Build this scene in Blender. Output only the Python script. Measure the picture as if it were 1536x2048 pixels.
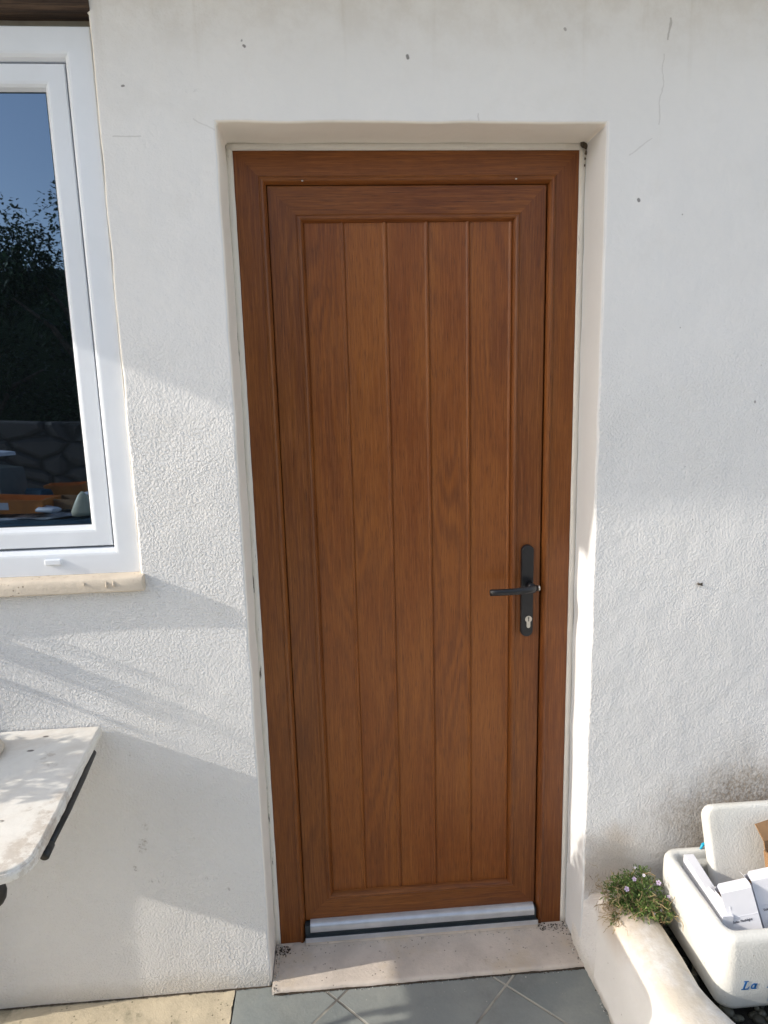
import bpy, bmesh, math, random
from mathutils import Vector, Matrix, noise
rnd = random.Random(7)
R = math.radians
C = bpy.context.scene.collection
for o in list(bpy.data.objects): bpy.data.objects.remove(o)
S = bpy.context.scene

# ------------------------------------------------------------------ camera
cam = bpy.data.cameras.new('Camera'); co = bpy.data.objects.new('Camera', cam); C.objects.link(co)
yaw, pit, rol = 0.0698, -0.1832, -0.0258
fw = Vector((math.sin(yaw)*math.cos(pit), math.cos(yaw)*math.cos(pit), math.sin(pit)))
rt = Vector((math.cos(yaw), -math.sin(yaw), 0)); up = rt.cross(fw)
r2 = rt*math.cos(rol) + up*math.sin(rol); u2 = -rt*math.sin(rol) + up*math.cos(rol)
co.matrix_world = Matrix(((r2.x, u2.x, -fw.x, .2104), (r2.y, u2.y, -fw.y, -1.70), (r2.z, u2.z, -fw.z, 1.5635), (0, 0, 0, 1)))
cam.sensor_fit = 'HORIZONTAL'; cam.sensor_width = 36; cam.lens = 1349.65/1536*36
cam.clip_start = .02; cam.clip_end = 800
S.camera = co
# ------------------------------------------------------------------ light
SUND = Vector((8.5, 1.0, -3.83)).normalized()          # direction the light travels
elev = math.asin(-SUND.z)
w = bpy.data.worlds.new('World'); S.world = w; w.use_nodes = True
nt = w.node_tree; bg = nt.nodes['Background']
sky = nt.nodes.new('ShaderNodeTexSky'); sky.sky_type = 'NISHITA'; sky.sun_disc = False
sky.sun_elevation = elev; sky.sun_rotation = math.atan2(-SUND.x, -SUND.y)
sky.air_density = 1.0; sky.dust_density = 1.5; sky.ozone_density = 1.0
hs = nt.nodes.new('ShaderNodeHueSaturation'); hs.inputs['Saturation'].default_value = .66
nt.links.new(sky.outputs[0], hs.inputs['Color']); nt.links.new(hs.outputs[0], bg.inputs[0])
bg.inputs[1].default_value = .15
sl = bpy.data.lights.new('Sun', 'SUN'); so = bpy.data.objects.new('Sun', sl); C.objects.link(so)
sl.energy = 2.05; sl.angle = R(.5); sl.color = (1, .93, .83)
so.rotation_euler = SUND.to_track_quat('-Z', 'Y').to_euler(); so.location = (-8, -1, 5)
S.view_settings.view_transform = 'Standard'; S.view_settings.look = 'None'
S.view_settings.exposure = 1.04; S.view_settings.gamma = 1

# ------------------------------------------------------------------ material helpers
class NT:
    def __init__(s, name):
        s.m = bpy.data.materials.new(name); s.m.use_nodes = True
        s.t = s.m.node_tree; s.b = s.t.nodes['Principled BSDF']; s.tc = None
    def n(s, typ, **kw):
        nd = s.t.nodes.new('ShaderNode'+typ)
        for k, v in kw.items(): setattr(nd, k, v)
        return nd
    def set(s, sock, v):
        if isinstance(v, bpy.types.NodeSocket): s.t.links.new(v, sock)
        else:
            if hasattr(sock, 'type') and sock.type == 'RGBA' and len(v) == 3: v = (*v, 1)
            sock.default_value = v
    def co(s):
        if not s.tc: s.tc = s.n('TexCoord')
        return s.tc.outputs['Object']
    def map(s, scale=(1, 1, 1), rot=(0, 0, 0), loc=(0, 0, 0), v=None):
        m = s.n('Mapping'); s.set(m.inputs[0], v or s.co())
        m.inputs[1].default_value = loc; m.inputs[2].default_value = rot; m.inputs[3].default_value = scale
        return m.outputs[0]
    def noise(s, scale, v=None, detail=4, rough=.55, dist=0):
        x = s.n('TexNoise'); s.set(x.inputs['Vector'], v or s.co()); x.inputs['Scale'].default_value = scale
        x.inputs['Detail'].default_value = detail; x.inputs['Roughness'].default_value = rough; x.inputs['Distortion'].default_value = dist
        return x.outputs[0]
    def voro(s, scale, v=None, feature='F1', out=0):
        x = s.n('TexVoronoi', feature=feature); s.set(x.inputs['Vector'], v or s.co()); x.inputs['Scale'].default_value = scale
        return x.outputs[out]
    def math(s, op, a, b=0., c=0., clamp=False):
        x = s.n('Math', operation=op, use_clamp=clamp)
        s.set(x.inputs[0], a); s.set(x.inputs[1], b); s.set(x.inputs[2], c)
        return x.outputs[0]
    def rng(s, v, a, b, c=0., d=1., smooth=True):
        x = s.n('MapRange', interpolation_type='SMOOTHSTEP' if smooth else 'LINEAR')
        s.set(x.inputs[0], v)
        for i, q in enumerate((a, b, c, d)): s.set(x.inputs[i+1], q)
        return x.outputs[0]
    def mix(s, f, a, b):
        x = s.n('Mix', data_type='RGBA'); s.set(x.inputs[0], f); s.set(x.inputs[6], a); s.set(x.inputs[7], b)
        return x.outputs[2]
    def sep(s, v=None):
        x = s.n('SeparateXYZ'); s.set(x.inputs[0], v or s.co()); return x.outputs
    def bump(s, h, dist, strength=1., nrm=None):
        x = s.n('Bump'); x.inputs['Strength'].default_value = strength; x.inputs['Distance'].default_value = dist
        s.set(x.inputs['Height'], h)
        if nrm is not None: s.set(x.inputs['Normal'], nrm)
        return x.outputs[0]
    def out(s, color=None, rough=None, normal=None, metal=None, spec=None):
        if color is not None: s.set(s.b.inputs['Base Color'], color)
        if rough is not None: s.set(s.b.inputs['Roughness'], rough)
        if normal is not None: s.set(s.b.inputs['Normal'], normal)
        if metal is not None: s.set(s.b.inputs['Metallic'], metal)
        if spec is not None: s.set(s.b.inputs['Specular IOR Level'], spec)
        return s.m
    def seg(s, x, z, x0, z0, x1, z1, wid, soft=2.2):
        """mask of a thin line between two points of the xz plane"""
        L = math.hypot(x1-x0, z1-z0); ux, uz = (x1-x0)/L, (z1-z0)/L
        a = s.math('SUBTRACT', x, x0); b = s.math('SUBTRACT', z, z0)
        t = s.math('ADD', s.math('MULTIPLY', a, ux), s.math('MULTIPLY', b, uz))
        d = s.math('ABSOLUTE', s.math('SUBTRACT', s.math('MULTIPLY', a, -uz), s.math('MULTIPLY', b, -ux)))
        over = s.math('MAXIMUM', s.math('MAXIMUM', s.math('MULTIPLY', t, -1.), s.math('SUBTRACT', t, L)), 0.)
        d = s.math('SQRT', s.math('ADD', s.math('MULTIPLY', d, d), s.math('MULTIPLY', over, over)))
        return s.rng(d, wid, wid*soft, 1., 0.)

def simple(name, col, rough=.6, var=.12, scale=14, bump=0, bscale=80, metal=0, spec=None):
    k = NT(name)
    n = k.noise(scale)
    c = k.mix(k.rng(n, .3, .7), tuple(v*(1-var) for v in col), tuple(min(1, v*(1+var)) for v in col))
    nr = k.bump(k.noise(bscale), bump) if bump else None
    return k.out(c, rough, nr, metal, spec)

# ---- plaster
def plaster(name, base, rough_tex=True, stains=True):
    k = NT(name); X, Y, Z = k.sep()
    n1 = k.noise(2.3, detail=5)
    c = k.mix(k.rng(n1, .3, .7), tuple(v*.955 for v in base), base)
    c = k.mix(k.math('MULTIPLY', k.rng(k.noise(9, detail=6, rough=.65), .52, .75), .22), c, tuple(v*q for v, q in zip(base, (.86, .84, .80))))
    if stains:
        wob = k.noise(7, detail=5)
        xw = k.math('ADD', X, k.math('MULTIPLY', k.math('SUBTRACT', wob, .5), .012))
        # weathered upper strip and drips
        top = k.math('MULTIPLY', k.rng(k.math('ADD', Z, k.math('MULTIPLY', wob, .18)), 2.29, 2.46), k.rng(k.noise(14, detail=8, rough=.7), .35, .65))
        c = k.mix(k.math('MULTIPLY', top, .22), c, (.50, .44, .37))
        drip = k.noise(1., v=k.map((16, 1, .9)), detail=5, rough=.6)
        dm = k.math('MULTIPLY', k.rng(drip, .56, .70), k.rng(Z, 2.12, 2.34))
        c = k.mix(k.math('MULTIPLY', dm, .24), c, (.52, .47, .40))
        # brown earth staining low on the right
        ex = k.math('DIVIDE', k.math('SUBTRACT', X, 1.42), .46); ez = k.math('DIVIDE', k.math('SUBTRACT', Z, .38), .235)
        e = k.math('SQRT', k.math('ADD', k.math('MULTIPLY', ex, ex), k.math('MULTIPLY', ez, ez)))
        e = k.math('ADD', e, k.math('MULTIPLY', k.math('SUBTRACT', k.noise(6, detail=7, rough=.65), .5), 1.1))
        em = k.rng(e, .35, 1.25, 1., 0.)
        gr = k.rng(k.noise(130, detail=3), .35, .65, .55, 1.)
        c = k.mix(k.math('MULTIPLY', k.math('MULTIPLY', em, gr), .86), c, (.30, .235, .17))
        # sandy soil round the plant
        ex = k.math('DIVIDE', k.math('SUBTRACT', X, .90), .10); ez = k.math('DIVIDE', k.math('SUBTRACT', Z, .27), .12)
        e = k.math('SQRT', k.math('ADD', k.math('MULTIPLY', ex, ex), k.math('MULTIPLY', ez, ez)))
        em = k.rng(k.math('ADD', e, k.math('MULTIPLY', k.math('SUBTRACT', k.noise(14, detail=6), .5), 1.2)), .4, 1.3, 1., 0.)
        c = k.mix(k.math('MULTIPLY', em, .5), c, (.50, .38, .26))
        # damp foot of the wall
        ft = k.rng(k.math('ADD', Z, k.math('MULTIPLY', k.noise(12, detail=6), .07)), .02, .10, 1., 0.)
        c = k.mix(k.math('MULTIPLY', ft, .55), c, (.47, .42, .34))
        # specks
        v = k.voro(26); sel = k.noise(5.3, detail=2)
        sp = k.math('MULTIPLY', k.rng(v, .035, .06, 1., 0.), k.rng(sel, .56, .60))
        c = k.mix(k.math('MULTIPLY', sp, .5), c, (.22, .19, .16))
        # single marks and hairline cracks
        zw = k.math('ADD', Z, k.math('MULTIPLY', k.math('SUBTRACT', k.noise(25, detail=4), .5), .010))
        xw = k.math('ADD', X, k.math('MULTIPLY', k.math('SUBTRACT', k.noise(21, detail=5), .5), .022))
        grain = k.rng(k.noise(120, detail=8, rough=.8), .46, .62)
        for (a, b, g, h, wd, am, col) in [
            (.966, 2.33, .962, 2.29, .0012, .8, (.25, .22, .2)), (.958, 2.26, .952, 2.12, .0008, .45, (.35, .32, .3)),
            (.94, 2.09, .89, 2.055, .0009, .4, (.35, .32, .3)), (-.23, 2.095, -.175, 2.095, .0008, .5, (.3, .28, .25)),
            (-.06, 2.13, .02, 2.085, .0008, .35, (.35, .32, .3)), (.55, 2.14, .552, 2.09, .0008, .5, (.35, .32, .3)),
            (-.225, 1.10, -.218, 1.085, .0010, .4, (.30, .27, .24)),
            (-.306, .49, -.304, .482, .0045, -.7, (.26, .22, .17)), (-.313, .445, -.317, .425, .007, -.75, (.28, .23, .17)),
            (-.34, .375, -.338, .368, .003, -.7, (.2, .17, .14)), (-.305, .335, -.303, .33, .003, -.7, (.2, .17, .14)), (-.285, .333, -.284, .328, .002, -.7, (.2, .17, .14)),
            (-.165, .33, -.164, .328, .003, -.7, (.2, .17, .14)), (-.11, .293, -.109, .29, .0025, -.8, (.15, .12, .1)),
            (.98, .18, .99, .12, .0015, .5, (.25, .2, .15)), (.87, .12, .878, .04, .0018, .5, (.25, .2, .15)),
            (.395, 2.252, .396, 2.248, .002, .9, (.05, .045, .04)), (.912, 1.963, .913, 1.961, .0022, .9, (.06, .05, .05)),
            (.055, 2.268, .056, 2.267, .0016, .9, (.06, .05, .05)), (.048, 2.278, .049, 2.277, .0012, .9, (.06, .05, .05)),
            (-.201, 2.19, -.199, 2.191, .0016, .9, (.06, .05, .05)), (.736, 2.306, .737, 2.303, .0015, .8, (.08, .06, .05)),
            (1.22, 1.505, 1.221, 1.504, .0016, .7, (.1, .08, .07)), (-.07, 2.182, -.045, 2.184, .002, -.3, (.3, .3, .3))]:
            mk = k.seg(xw if wd < .002 else X, zw if wd < .002 else Z, a, b, g, h, wd)
            am *= .8 if wd > .0015 else .6
            if am < 0: mk = k.math('MULTIPLY', mk, grain); am = -am
            c = k.mix(k.math('MULTIPLY', mk, am), c, col)
    coarse = k.noise(195, detail=2.5, rough=.55, dist=.25)
    fine = k.noise(330, detail=2)
    X2, Y2, Z2 = k.sep()
    amt = k.rng(k.noise(1.7, detail=3), .3, .7, .6, 1.1)
    grain_h = k.math('ADD', Z2, k.math('MULTIPLY', k.noise(3.1, detail=4), .5))      # plaster grain flattened towards the upper wall
    amt = k.math('MULTIPLY', amt, k.math('MULTIPLY', k.rng(grain_h, 1.65, 2.05, 1., .12), k.rng(X2, .7, .95, 1., .45)))
    h = k.math('ADD', k.math('MULTIPLY', k.rng(coarse, .25, .75, smooth=False), amt), k.math('MULTIPLY', fine, .08))
    nr = k.bump(h, .0030 if rough_tex else .0003)
    nr = k.bump(k.noise(16, detail=4), .004 if rough_tex else .002, nrm=nr)
    return k.out(c, .85, nr, spec=.25)
M = {}
M['wall'] = plaster('white_plaster', (.795, .780, .762))
M['reveal'] = plaster('cream_plaster', (.88, .83, .75), False, False)
M['reveal_dimmed'] = plaster('dimmed_white_plaster', (.67, .675, .68), False, False)  # right reveal: whiter paint, base also lowered to offset sky glow there
M['lowwall'] = None

def wood(name, horiz, planks=False, q=1.):
    k = NT(name)
    v = k.co()
    if planks:   # every board its own piece of grain
        X = k.sep()[0]; idx = k.math('FLOOR', k.math('DIVIDE', k.math('SUBTRACT', X, .1495), .1022))
        cb = k.n('CombineXYZ'); k.set(cb.inputs[0], k.math('MULTIPLY', idx, 3.71)); k.set(cb.inputs[2], k.math('MULTIPLY', idx, 1.93))
        va = k.n('VectorMath', operation='ADD'); k.set(va.inputs[0], v); k.set(va.inputs[1], cb.outputs[0]); v = va.outputs[0]
    A = k.map((1, 1, 1), rot=(0, R(90), 0) if horiz else (0, 0, 0), v=v)
    big = k.noise(1., v=k.map((5.5, 5.5, .62), v=A), detail=2.5, rough=.5)
    rings = k.math('FRACT', k.math('MULTIPLY', big, 24.))
    rings = k.math('ABSOLUTE', k.math('SUBTRACT', rings, .5))
    rmask = k.rng(k.noise(1., v=k.map((4, 4, 1.2), loc=(3, 1, 2), v=A), detail=3), .42, .62, .18, 1.)
    streak = k.noise(1., v=k.map((300, 300, 7), v=A), detail=6, rough=.7)
    pores = k.noise(1., v=k.map((700, 700, 22), v=A), detail=3, rough=.6)
    tone = k.noise(1., v=k.map((7, 7, 1.6), loc=(1, 5, 9), v=A), detail=5, rough=.6)
    c = k.mix(k.rng(tone, .30, .70), (.205*q, .054*q, .0085*q), (.300*q, .096*q, .0160*q))
    c = k.mix(k.math('MULTIPLY', k.rng(rings, .05, .42, 1., 0.), k.math('MULTIPLY', rmask, .50)), c, (.115, .030, .008))
    c = k.mix(k.rng(streak, .40, .72, 0., .42), c, (.40, .145, .038))
    c = k.mix(k.rng(pores, .52, .68, 0., .62), c, (.060, .017, .006))
    kn = k.voro(1., v=k.map((3.3, 3.3, 1.15), loc=(.3, 0, .15), v=k.map((1, 1, 1), v=A)))
    kd = k.math('ADD', kn, k.math('MULTIPLY', k.noise(1., v=k.map((26, 26, 12), v=A), detail=4), .12))
    c = k.mix(k.rng(kd, .09, .20, .36, 0.), c, (.06, .02, .012))
    h = k.math('ADD', k.math('MULTIPLY', streak, .6), k.math('MULTIPLY', pores, .7))
    return k.out(c, k.rng(streak, .3, .7, .34, .46), k.bump(h, .0006), spec=.4)
M['wood_v'] = wood('stained_oak_vertical', False, q=.70)
M['wood_p'] = wood('stained_oak_boards', False, True, .95)
M['wood_h'] = wood('stained_oak_horizontal', True, q=.70)

def upvc():
    k = NT('white_upvc')
    c = k.mix(k.rng(k.noise(5, detail=5), .4, .75), (.76, .79, .835), (.71, .735, .77))
    return k.out(c, .32, k.bump(k.noise(9), .0015), spec=.5)
M['upvc'] = upvc()
def glass():
    k = NT('window_glass')
    m = k.out((.004, .005, .006), .012, k.bump(k.noise(1.6, detail=1), .004), spec=.5)
    k.b.inputs['IOR'].default_value = 2.9; k.b.inputs['Specular Tint'].default_value = (.52, .72, 1, 1)
    return m
M['glass'] = glass()
def stone(name, base, dark, pit=.2, lichen=None):
    k = NT(name)
    c = k.mix(k.rng(k.noise(8, detail=8, rough=.65), .35, .7), base, tuple(v*.80 for v in base))
    c = k.mix(k.math('MULTIPLY', k.rng(k.noise(38, detail=6, rough=.7), .58, .72), .6), c, dark)
    v = k.voro(70); s2 = k.noise(9, detail=2)
    c = k.mix(k.math('MULTIPLY', k.rng(v, .10, .2, .8, 0.), k.rng(s2, .5, .58)), c, tuple(x*.5 for x in dark))
    if lichen: c = k.mix(k.math('MULTIPLY', k.rng(k.noise(5, detail=7, rough=.7, v=k.map(loc=(4, 4, 4))), .52, .66), .7), c, lichen)
    h = k.math('ADD', k.noise(60, detail=6), k.math('MULTIPLY', k.noise(260), .5))
    return k.out(c, .8, k.bump(h, .0016), spec=.3)
M['step'] = stone('pinkish_doorstep_stone', (.68, .595, .51), (.38, .31, .25), lichen=(.60, .50, .38))
M['sill'] = stone('travertine_sill', (.66, .57, .46), (.40, .28, .18))
M['paving'] = stone('pale_sunlit_paving', (.84, .80, .71), (.6, .45, .38))
M['concrete'] = stone('old_pale_concrete', (.62, .53, .38), (.17, .15, .10), lichen=(.24, .22, .15))
def tiles():
    k = NT('grey_slate_tiles'); X, Y, Z = k.sep()
    s2 = .318; cx, cy = .16, -.186
    a = k.math('SUBTRACT', X, cx); b = k.math('SUBTRACT', Y, cy)
    u = k.math('DIVIDE', k.math('MULTIPLY', k.math('ADD', a, b), .70711), s2)
    v = k.math('DIVIDE', k.math('MULTIPLY', k.math('SUBTRACT', a, b), .70711), s2)
    def edge(t):
        f = k.math('FRACT', k.math('ADD', t, 100.5))
        return k.math('ABSOLUTE', k.math('SUBTRACT', f, .5))
    d = k.math('MINIMUM', edge(u), edge(v))
    d = k.math('ADD', d, k.math('MULTIPLY', k.math('SUBTRACT', k.noise(60), .5), .004))
    g = k.rng(d, .0065, .012, 1., 0.)
    cell = k.math('ADD', k.math('FLOOR', k.math('ADD', u, 100.)), k.math('MULTIPLY', k.math('FLOOR', k.math('ADD', v, 100.)), 7.3))
    wn = k.n('TexWhiteNoise', noise_dimensions='1D'); k.set(wn.inputs['W'], cell)
    c = k.mix(wn.outputs['Value'], (.225, .250, .243), (.275, .295, .280))
    c = k.mix(k.rng(k.noise(5, detail=8, rough=.7), .4, .65), c, (.31, .325, .30))
    c = k.mix(k.rng(k.noise(2.2, detail=8, rough=.75), .5, .72, 0., .5), c, (.15, .16, .15))
    c = k.mix(k.rng(k.noise(190, detail=3), .55, .75, 0., .5), c, (.29, .30, .29))
    c = k.mix(k.math('MULTIPLY', k.rng(k.voro(34), .03, .06, 1., 0.), k.rng(k.noise(7), .5, .56)), c, (.5, .48, .42))
    gc = k.mix(k.rng(k.noise(3.2), .45, .6), (.44, .42, .36), (.12, .115, .105))
    c = k.mix(g, c, gc)
    h = k.math('ADD', k.math('MULTIPLY', g, -1.2), k.math('MULTIPLY', k.noise(130, detail=5), .45))
    return k.out(c, k.rng(k.noise(20), .3, .7, .42, .62), k.bump(h, .0018), spec=.4)
M['tiles'] = tiles()
M['alu'] = simple('brushed_aluminium', (.60, .62, .65), .34, .06, 30, metal=.6)
M['alu_dark'] = simple('dark_rubber_gasket', (.035, .045, .05), .6)
M['black'] = simple('black_powder_coat', (.012, .012, .014), .36, .2, 40, spec=.5)
M['nickel'] = simple('nickel_lock', (.62, .58, .52), .32, .05, 60, metal=.8)
M['dark'] = simple('dark_void', (.008, .007, .006), .9)
M['iron'] = simple('black_wrought_iron', (.012, .012, .012), .45, .3, 60, .0006, 200)
def marble():
    k = NT('weathered_white_marble')
    n = k.noise(4, detail=8, rough=.7, dist=.8)
    c = k.mix(k.rng(n, .42, .70), (.80, .77, .71), (.68, .62, .54))
    c = k.mix(k.rng(k.noise(16, detail=8, rough=.7), .60, .72, 0., .5), c, (.36, .30, .24))
    c = k.mix(k.math('MULTIPLY', k.rng(k.voro(17, v=k.map((1, 1.8, 1))), .10, .17, .85, 0.), k.rng(k.noise(6), .52, .58)), c, (.07, .05, .035))
    X, Y, Z = k.sep()
    ed = k.math('MULTIPLY', k.rng(k.math('ADD', X, k.math('MULTIPLY', k.math('ADD', k.noise(18, detail=6), k.math('MULTIPLY', Y, -1.9)), .09)), -.275, -.245), k.rng(k.noise(30, detail=7, rough=.75), .44, .56))
    c = k.mix(k.math('MULTIPLY', ed, .42), c, (.36, .27, .19))
    return k.out(c, .55, k.bump(k.noise(45, detail=7), .0012), spec=.35)
M['marble'] = marble()
def foam(name, base=(.70, .69, .645)):
    k = NT(name)
    c = k.mix(k.rng(k.noise(5, detail=6), .4, .75), base, tuple(v*q for v, q in zip(base, (.9, .88, .84))))
    c = k.mix(k.math('MULTIPLY', k.rng(k.voro(95), .08, .2, .8, 0.), k.rng(k.noise(11, detail=3), .53, .6)), c, (.32, .27, .21))
    scr = k.rng(k.noise(1., v=k.map((30, 30, 9)), detail=6, rough=.7), .58, .7, 0., .35)
    c = k.mix(scr, c, tuple(v*.8 for v in base))
    h = k.math('ADD', k.voro(230), k.math('MULTIPLY', k.noise(22, detail=5), 2.5))
    return k.out(c, .6, k.bump(h, .0005), spec=.35)
M['foam'] = foam('aged_polystyrene')
M['carton'] = simple('white_carton', (.74, .74, .78), .5, .04, 9, .0008, 20)
M['brown'] = simple('brown_cardboard', (.30, .17, .08), .8, .15, 12, .001, 60)
M['ink'] = simple('grey_ink', (.10, .10, .12), .6)
M['ink2'] = simple('faint_ink', (.40, .40, .42), .6)
M['blue'] = simple('blue_print', (.012, .15, .42), .5, .15, 60)
M['blue2'] = simple('light_blue_print', (.05, .30, .75), .5, .15, 60)
M['ribbon'] = simple('turquoise_strap', (.01, .33, .52), .35, .2, 60)
def leafm(name, a, b):
    k = NT(name)
    oi = k.n('NewGeometry')
    c = k.mix(oi.outputs['Random Per Island'], a, b)
    m = k.out(c, .5, spec=.35)
    k.b.inputs['Subsurface Weight'].default_value = 0
    return m
M['leaf'] = leafm('small_green_leaves', (.05, .10, .02), (.17, .25, .06))
M['dry'] = leafm('dry_straw_stems', (.22, .15, .07), (.46, .36, .20))
M['petal'] = simple('lilac_petals', (.50, .40, .55), .6, .1)
M['petal2'] = simple('white_petals', (.72, .68, .72), .6, .1)
M['hedge'] = leafm('dark_hedge_leaves', (.012, .03, .010), (.05, .085, .025))
M['trunk'] = simple('grey_bark', (.12, .09, .06), .9, .3, 20, .004, 30)
M['pot'] = simple('terracotta', (.38, .15, .08), .8, .15)
M['pebble'] = leafm('dark_pebbles', (.035, .033, .024), (.10, .095, .07))
M['soil'] = simple('dark_soil', (.02, .017, .012), .95, .4, 30, .006, 60)
M['beam'] = None
def beam():
    k = NT('old_dark_timber')
    n = k.noise(1., v=k.map((2.5, 50, 60)), detail=8, rough=.7)
    c = k.mix(k.rng(n, .35, .68), (.022, .012, .008), (.12, .07, .04))
    return k.out(c, .8, k.bump(n, .006))
M['beam'] = beam()
M['crumb'] = leafm('plaster_crumbs', (.25, .22, .17), (.70, .68, .63))
M['dirt'] = leafm('dark_dirt_crumbs', (.03, .02, .012), (.10, .075, .05))

# ------------------------------------------------------------------ mesh helpers
def link(name, me, mats, parent=None, loc=None, rot=None, smooth=False, bevel=0, seg=2, ang=40):
    o = bpy.data.objects.new(name, me); C.objects.link(o)
    for m in (mats if isinstance(mats, (list, tuple)) else [mats]): me.materials.append(m)
    if parent: o.parent = parent
    if loc: o.location = loc
    if rot: o.rotation_euler = rot
    if smooth or bevel:
        me.shade_smooth() if hasattr(me, 'shade_smooth') else [setattr(p, 'use_smooth', True) for p in me.polygons]
    if bevel:
        b = o.modifiers.new('Bevel', 'BEVEL'); b.width = bevel; b.segments = seg; b.limit_method = 'ANGLE'; b.angle_limit = R(ang)
        b.harden_normals = True
    return o
def tag(o, label=None, cat=None, group=None, kind=None):
    if label: o['label'] = label
    if cat: o['category'] = cat
    if group: o['group'] = group
    if kind: o['kind'] = kind
    return o
def empty(name, loc=(0, 0, 0), label=None, cat=None, group=None, rot=None):
    o = bpy.data.objects.new(name, None); C.objects.link(o); o.location = loc; o.empty_display_size = .05
    if rot: o.rotation_euler = rot
    return tag(o, label, cat, group)
class MB:
    def __init__(s): s.v = []; s.f = []; s.mi = []
    def add(s, vs, fs, mi=0):
        n = len(s.v); s.v += [tuple(v) for v in vs]; s.f += [tuple(i+n for i in f) for f in fs]; s.mi += [mi]*len(fs)
    def box(s, x0, x1, y0, y1, z0, z1, mi=0, mat=None):
        vs = [Vector((x, y, z)) for x in (x0, x1) for y in (y0, y1) for z in (z0, z1)]
        if mat is not None: vs = [mat @ v for v in vs]
        s.add(vs, [(0, 1, 3, 2), (4, 6, 7, 5), (0, 4, 5, 1), (2, 3, 7, 6), (0, 2, 6, 4), (1, 5, 7, 3)], mi)
    def tube(s, pts, r, n=8, mi=0, cap=True):
        pts = [Vector(p) for p in pts]; rs = r if isinstance(r, (list, tuple)) else [r]*len(pts)
        rings = []; ref = None
        for i, p in enumerate(pts):
            t = (pts[min(i+1, len(pts)-1)] - pts[max(i-1, 0)]).normalized()
            if ref is None: ref = Vector((0, 0, 1)) if abs(t.z) < .9 else Vector((1, 0, 0))
            a = (ref - t*ref.dot(t)).normalized(); b = t.cross(a); ref = a
            rings.append([p + (a*math.cos(2*math.pi*j/n) + b*math.sin(2*math.pi*j/n))*rs[i] for j in range(n)])
        vs = [q for g in rings for q in g]; fs = []
        for i in range(len(pts)-1):
            for j in range(n): fs.append((i*n+j, i*n+(j+1) % n, (i+1)*n+(j+1) % n, (i+1)*n+j))
        if cap: fs.append(tuple(range(n-1, -1, -1))); fs.append(tuple((len(pts)-1)*n+j for j in range(n)))
        s.add(vs, fs, mi)
    def loft(s, rings, mi=0, cap0=True, cap1=True):
        n = len(rings[0]); vs = [q for g in rings for q in g]; fs = []
        for i in range(len(rings)-1):
            for j in range(n): fs.append((i*n+j, i*n+(j+1) % n, (i+1)*n+(j+1) % n, (i+1)*n+j))
        if cap0: fs.append(tuple(range(n-1, -1, -1)))
        if cap1: fs.append(tuple((len(rings)-1)*n+j for j in range(n)))
        s.add(vs, fs, mi)
    def build(s, name, mats, parent=None, recalc=True, **kw):
        me = bpy.data.meshes.new(name); me.from_pydata(s.v, [], s.f)
        for p, m in zip(me.polygons, s.mi): p.material_index = m
        if recalc:
            bm = bmesh.new(); bm.from_mesh(me); bmesh.ops.recalc_face_normals(bm, faces=bm.faces); bm.to_mesh(me); bm.free()
        return link(name, me, mats, parent, **kw)
def rrect(cx, cy, hx, hy, r, z, n=6):
    out = []
    for qx, qy, a0 in ((1, 1, 0), (-1, 1, 90), (-1, -1, 180), (1, -1, 270)):
        for i in range(n+1):
            a = R(a0 + 90*i/n)
            out.append(Vector((cx+qx*(hx-r)+r*math.cos(a), cy+qy*(hy-r)+r*math.sin(a), z)))
    return out
def text_mesh(name, s, size, mats, parent, mw, bold=0., shear=0., extrude=.0003):
    cu = bpy.data.curves.new(name, 'FONT'); cu.body = s; cu.size = size; cu.extrude = extrude; cu.offset = bold; cu.shear = shear
    o = bpy.data.objects.new(name, cu); C.objects.link(o)
    me = bpy.data.meshes.new_from_object(o.evaluated_get(bpy.context.evaluated_depsgraph_get()))
    bpy.data.objects.remove(o); me.name = name
    me.transform(mw); return link(name, me, mats, parent)

# ------------------------------------------------------------------ ground and paving
WY = -.127
mb = MB(); mb.add([(-300, -300, -.05), (300, -300, -.05), (300, 300, -.05), (-300, 300, -.05)], [(0, 1, 2, 3)])
tag(mb.build('ground', M['paving']), kind='structure')
mb = MB(); xs = [-.105, -.108, -.11, -.11]
mb.add([(-.108, -.12, -.013), (.95, -.12, -.013), (.95, -1.5, -.013), (-.108, -1.5, -.013)], [(3, 2, 1, 0)])
tag(mb.build('tiled_patio', M['tiles']), kind='structure')
mb = MB()
g = []; nx, ny = 60, 60
for j in range(ny+1):
    for i in range(nx+1):
        x = -.112 - 6*(i/nx)**2.2; y = WY+.03 - 1.4*(j/ny)**1.5
        z = -.014 + .004*noise.noise(Vector((x*7, y*7, 0))) + .002*noise.noise(Vector((x*30, y*30, 3)))
        g.append((x + (.004*noise.noise(Vector((0, y*20, 5))) if i == 0 else 0), y, z))
mb.add(g, [(j*(nx+1)+i, j*(nx+1)+i+1, (j+1)*(nx+1)+i+1, (j+1)*(nx+1)+i) for j in range(ny) for i in range(nx)])
tag(mb.build('concrete_path', M['concrete'], smooth=True), kind='structure')

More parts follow.
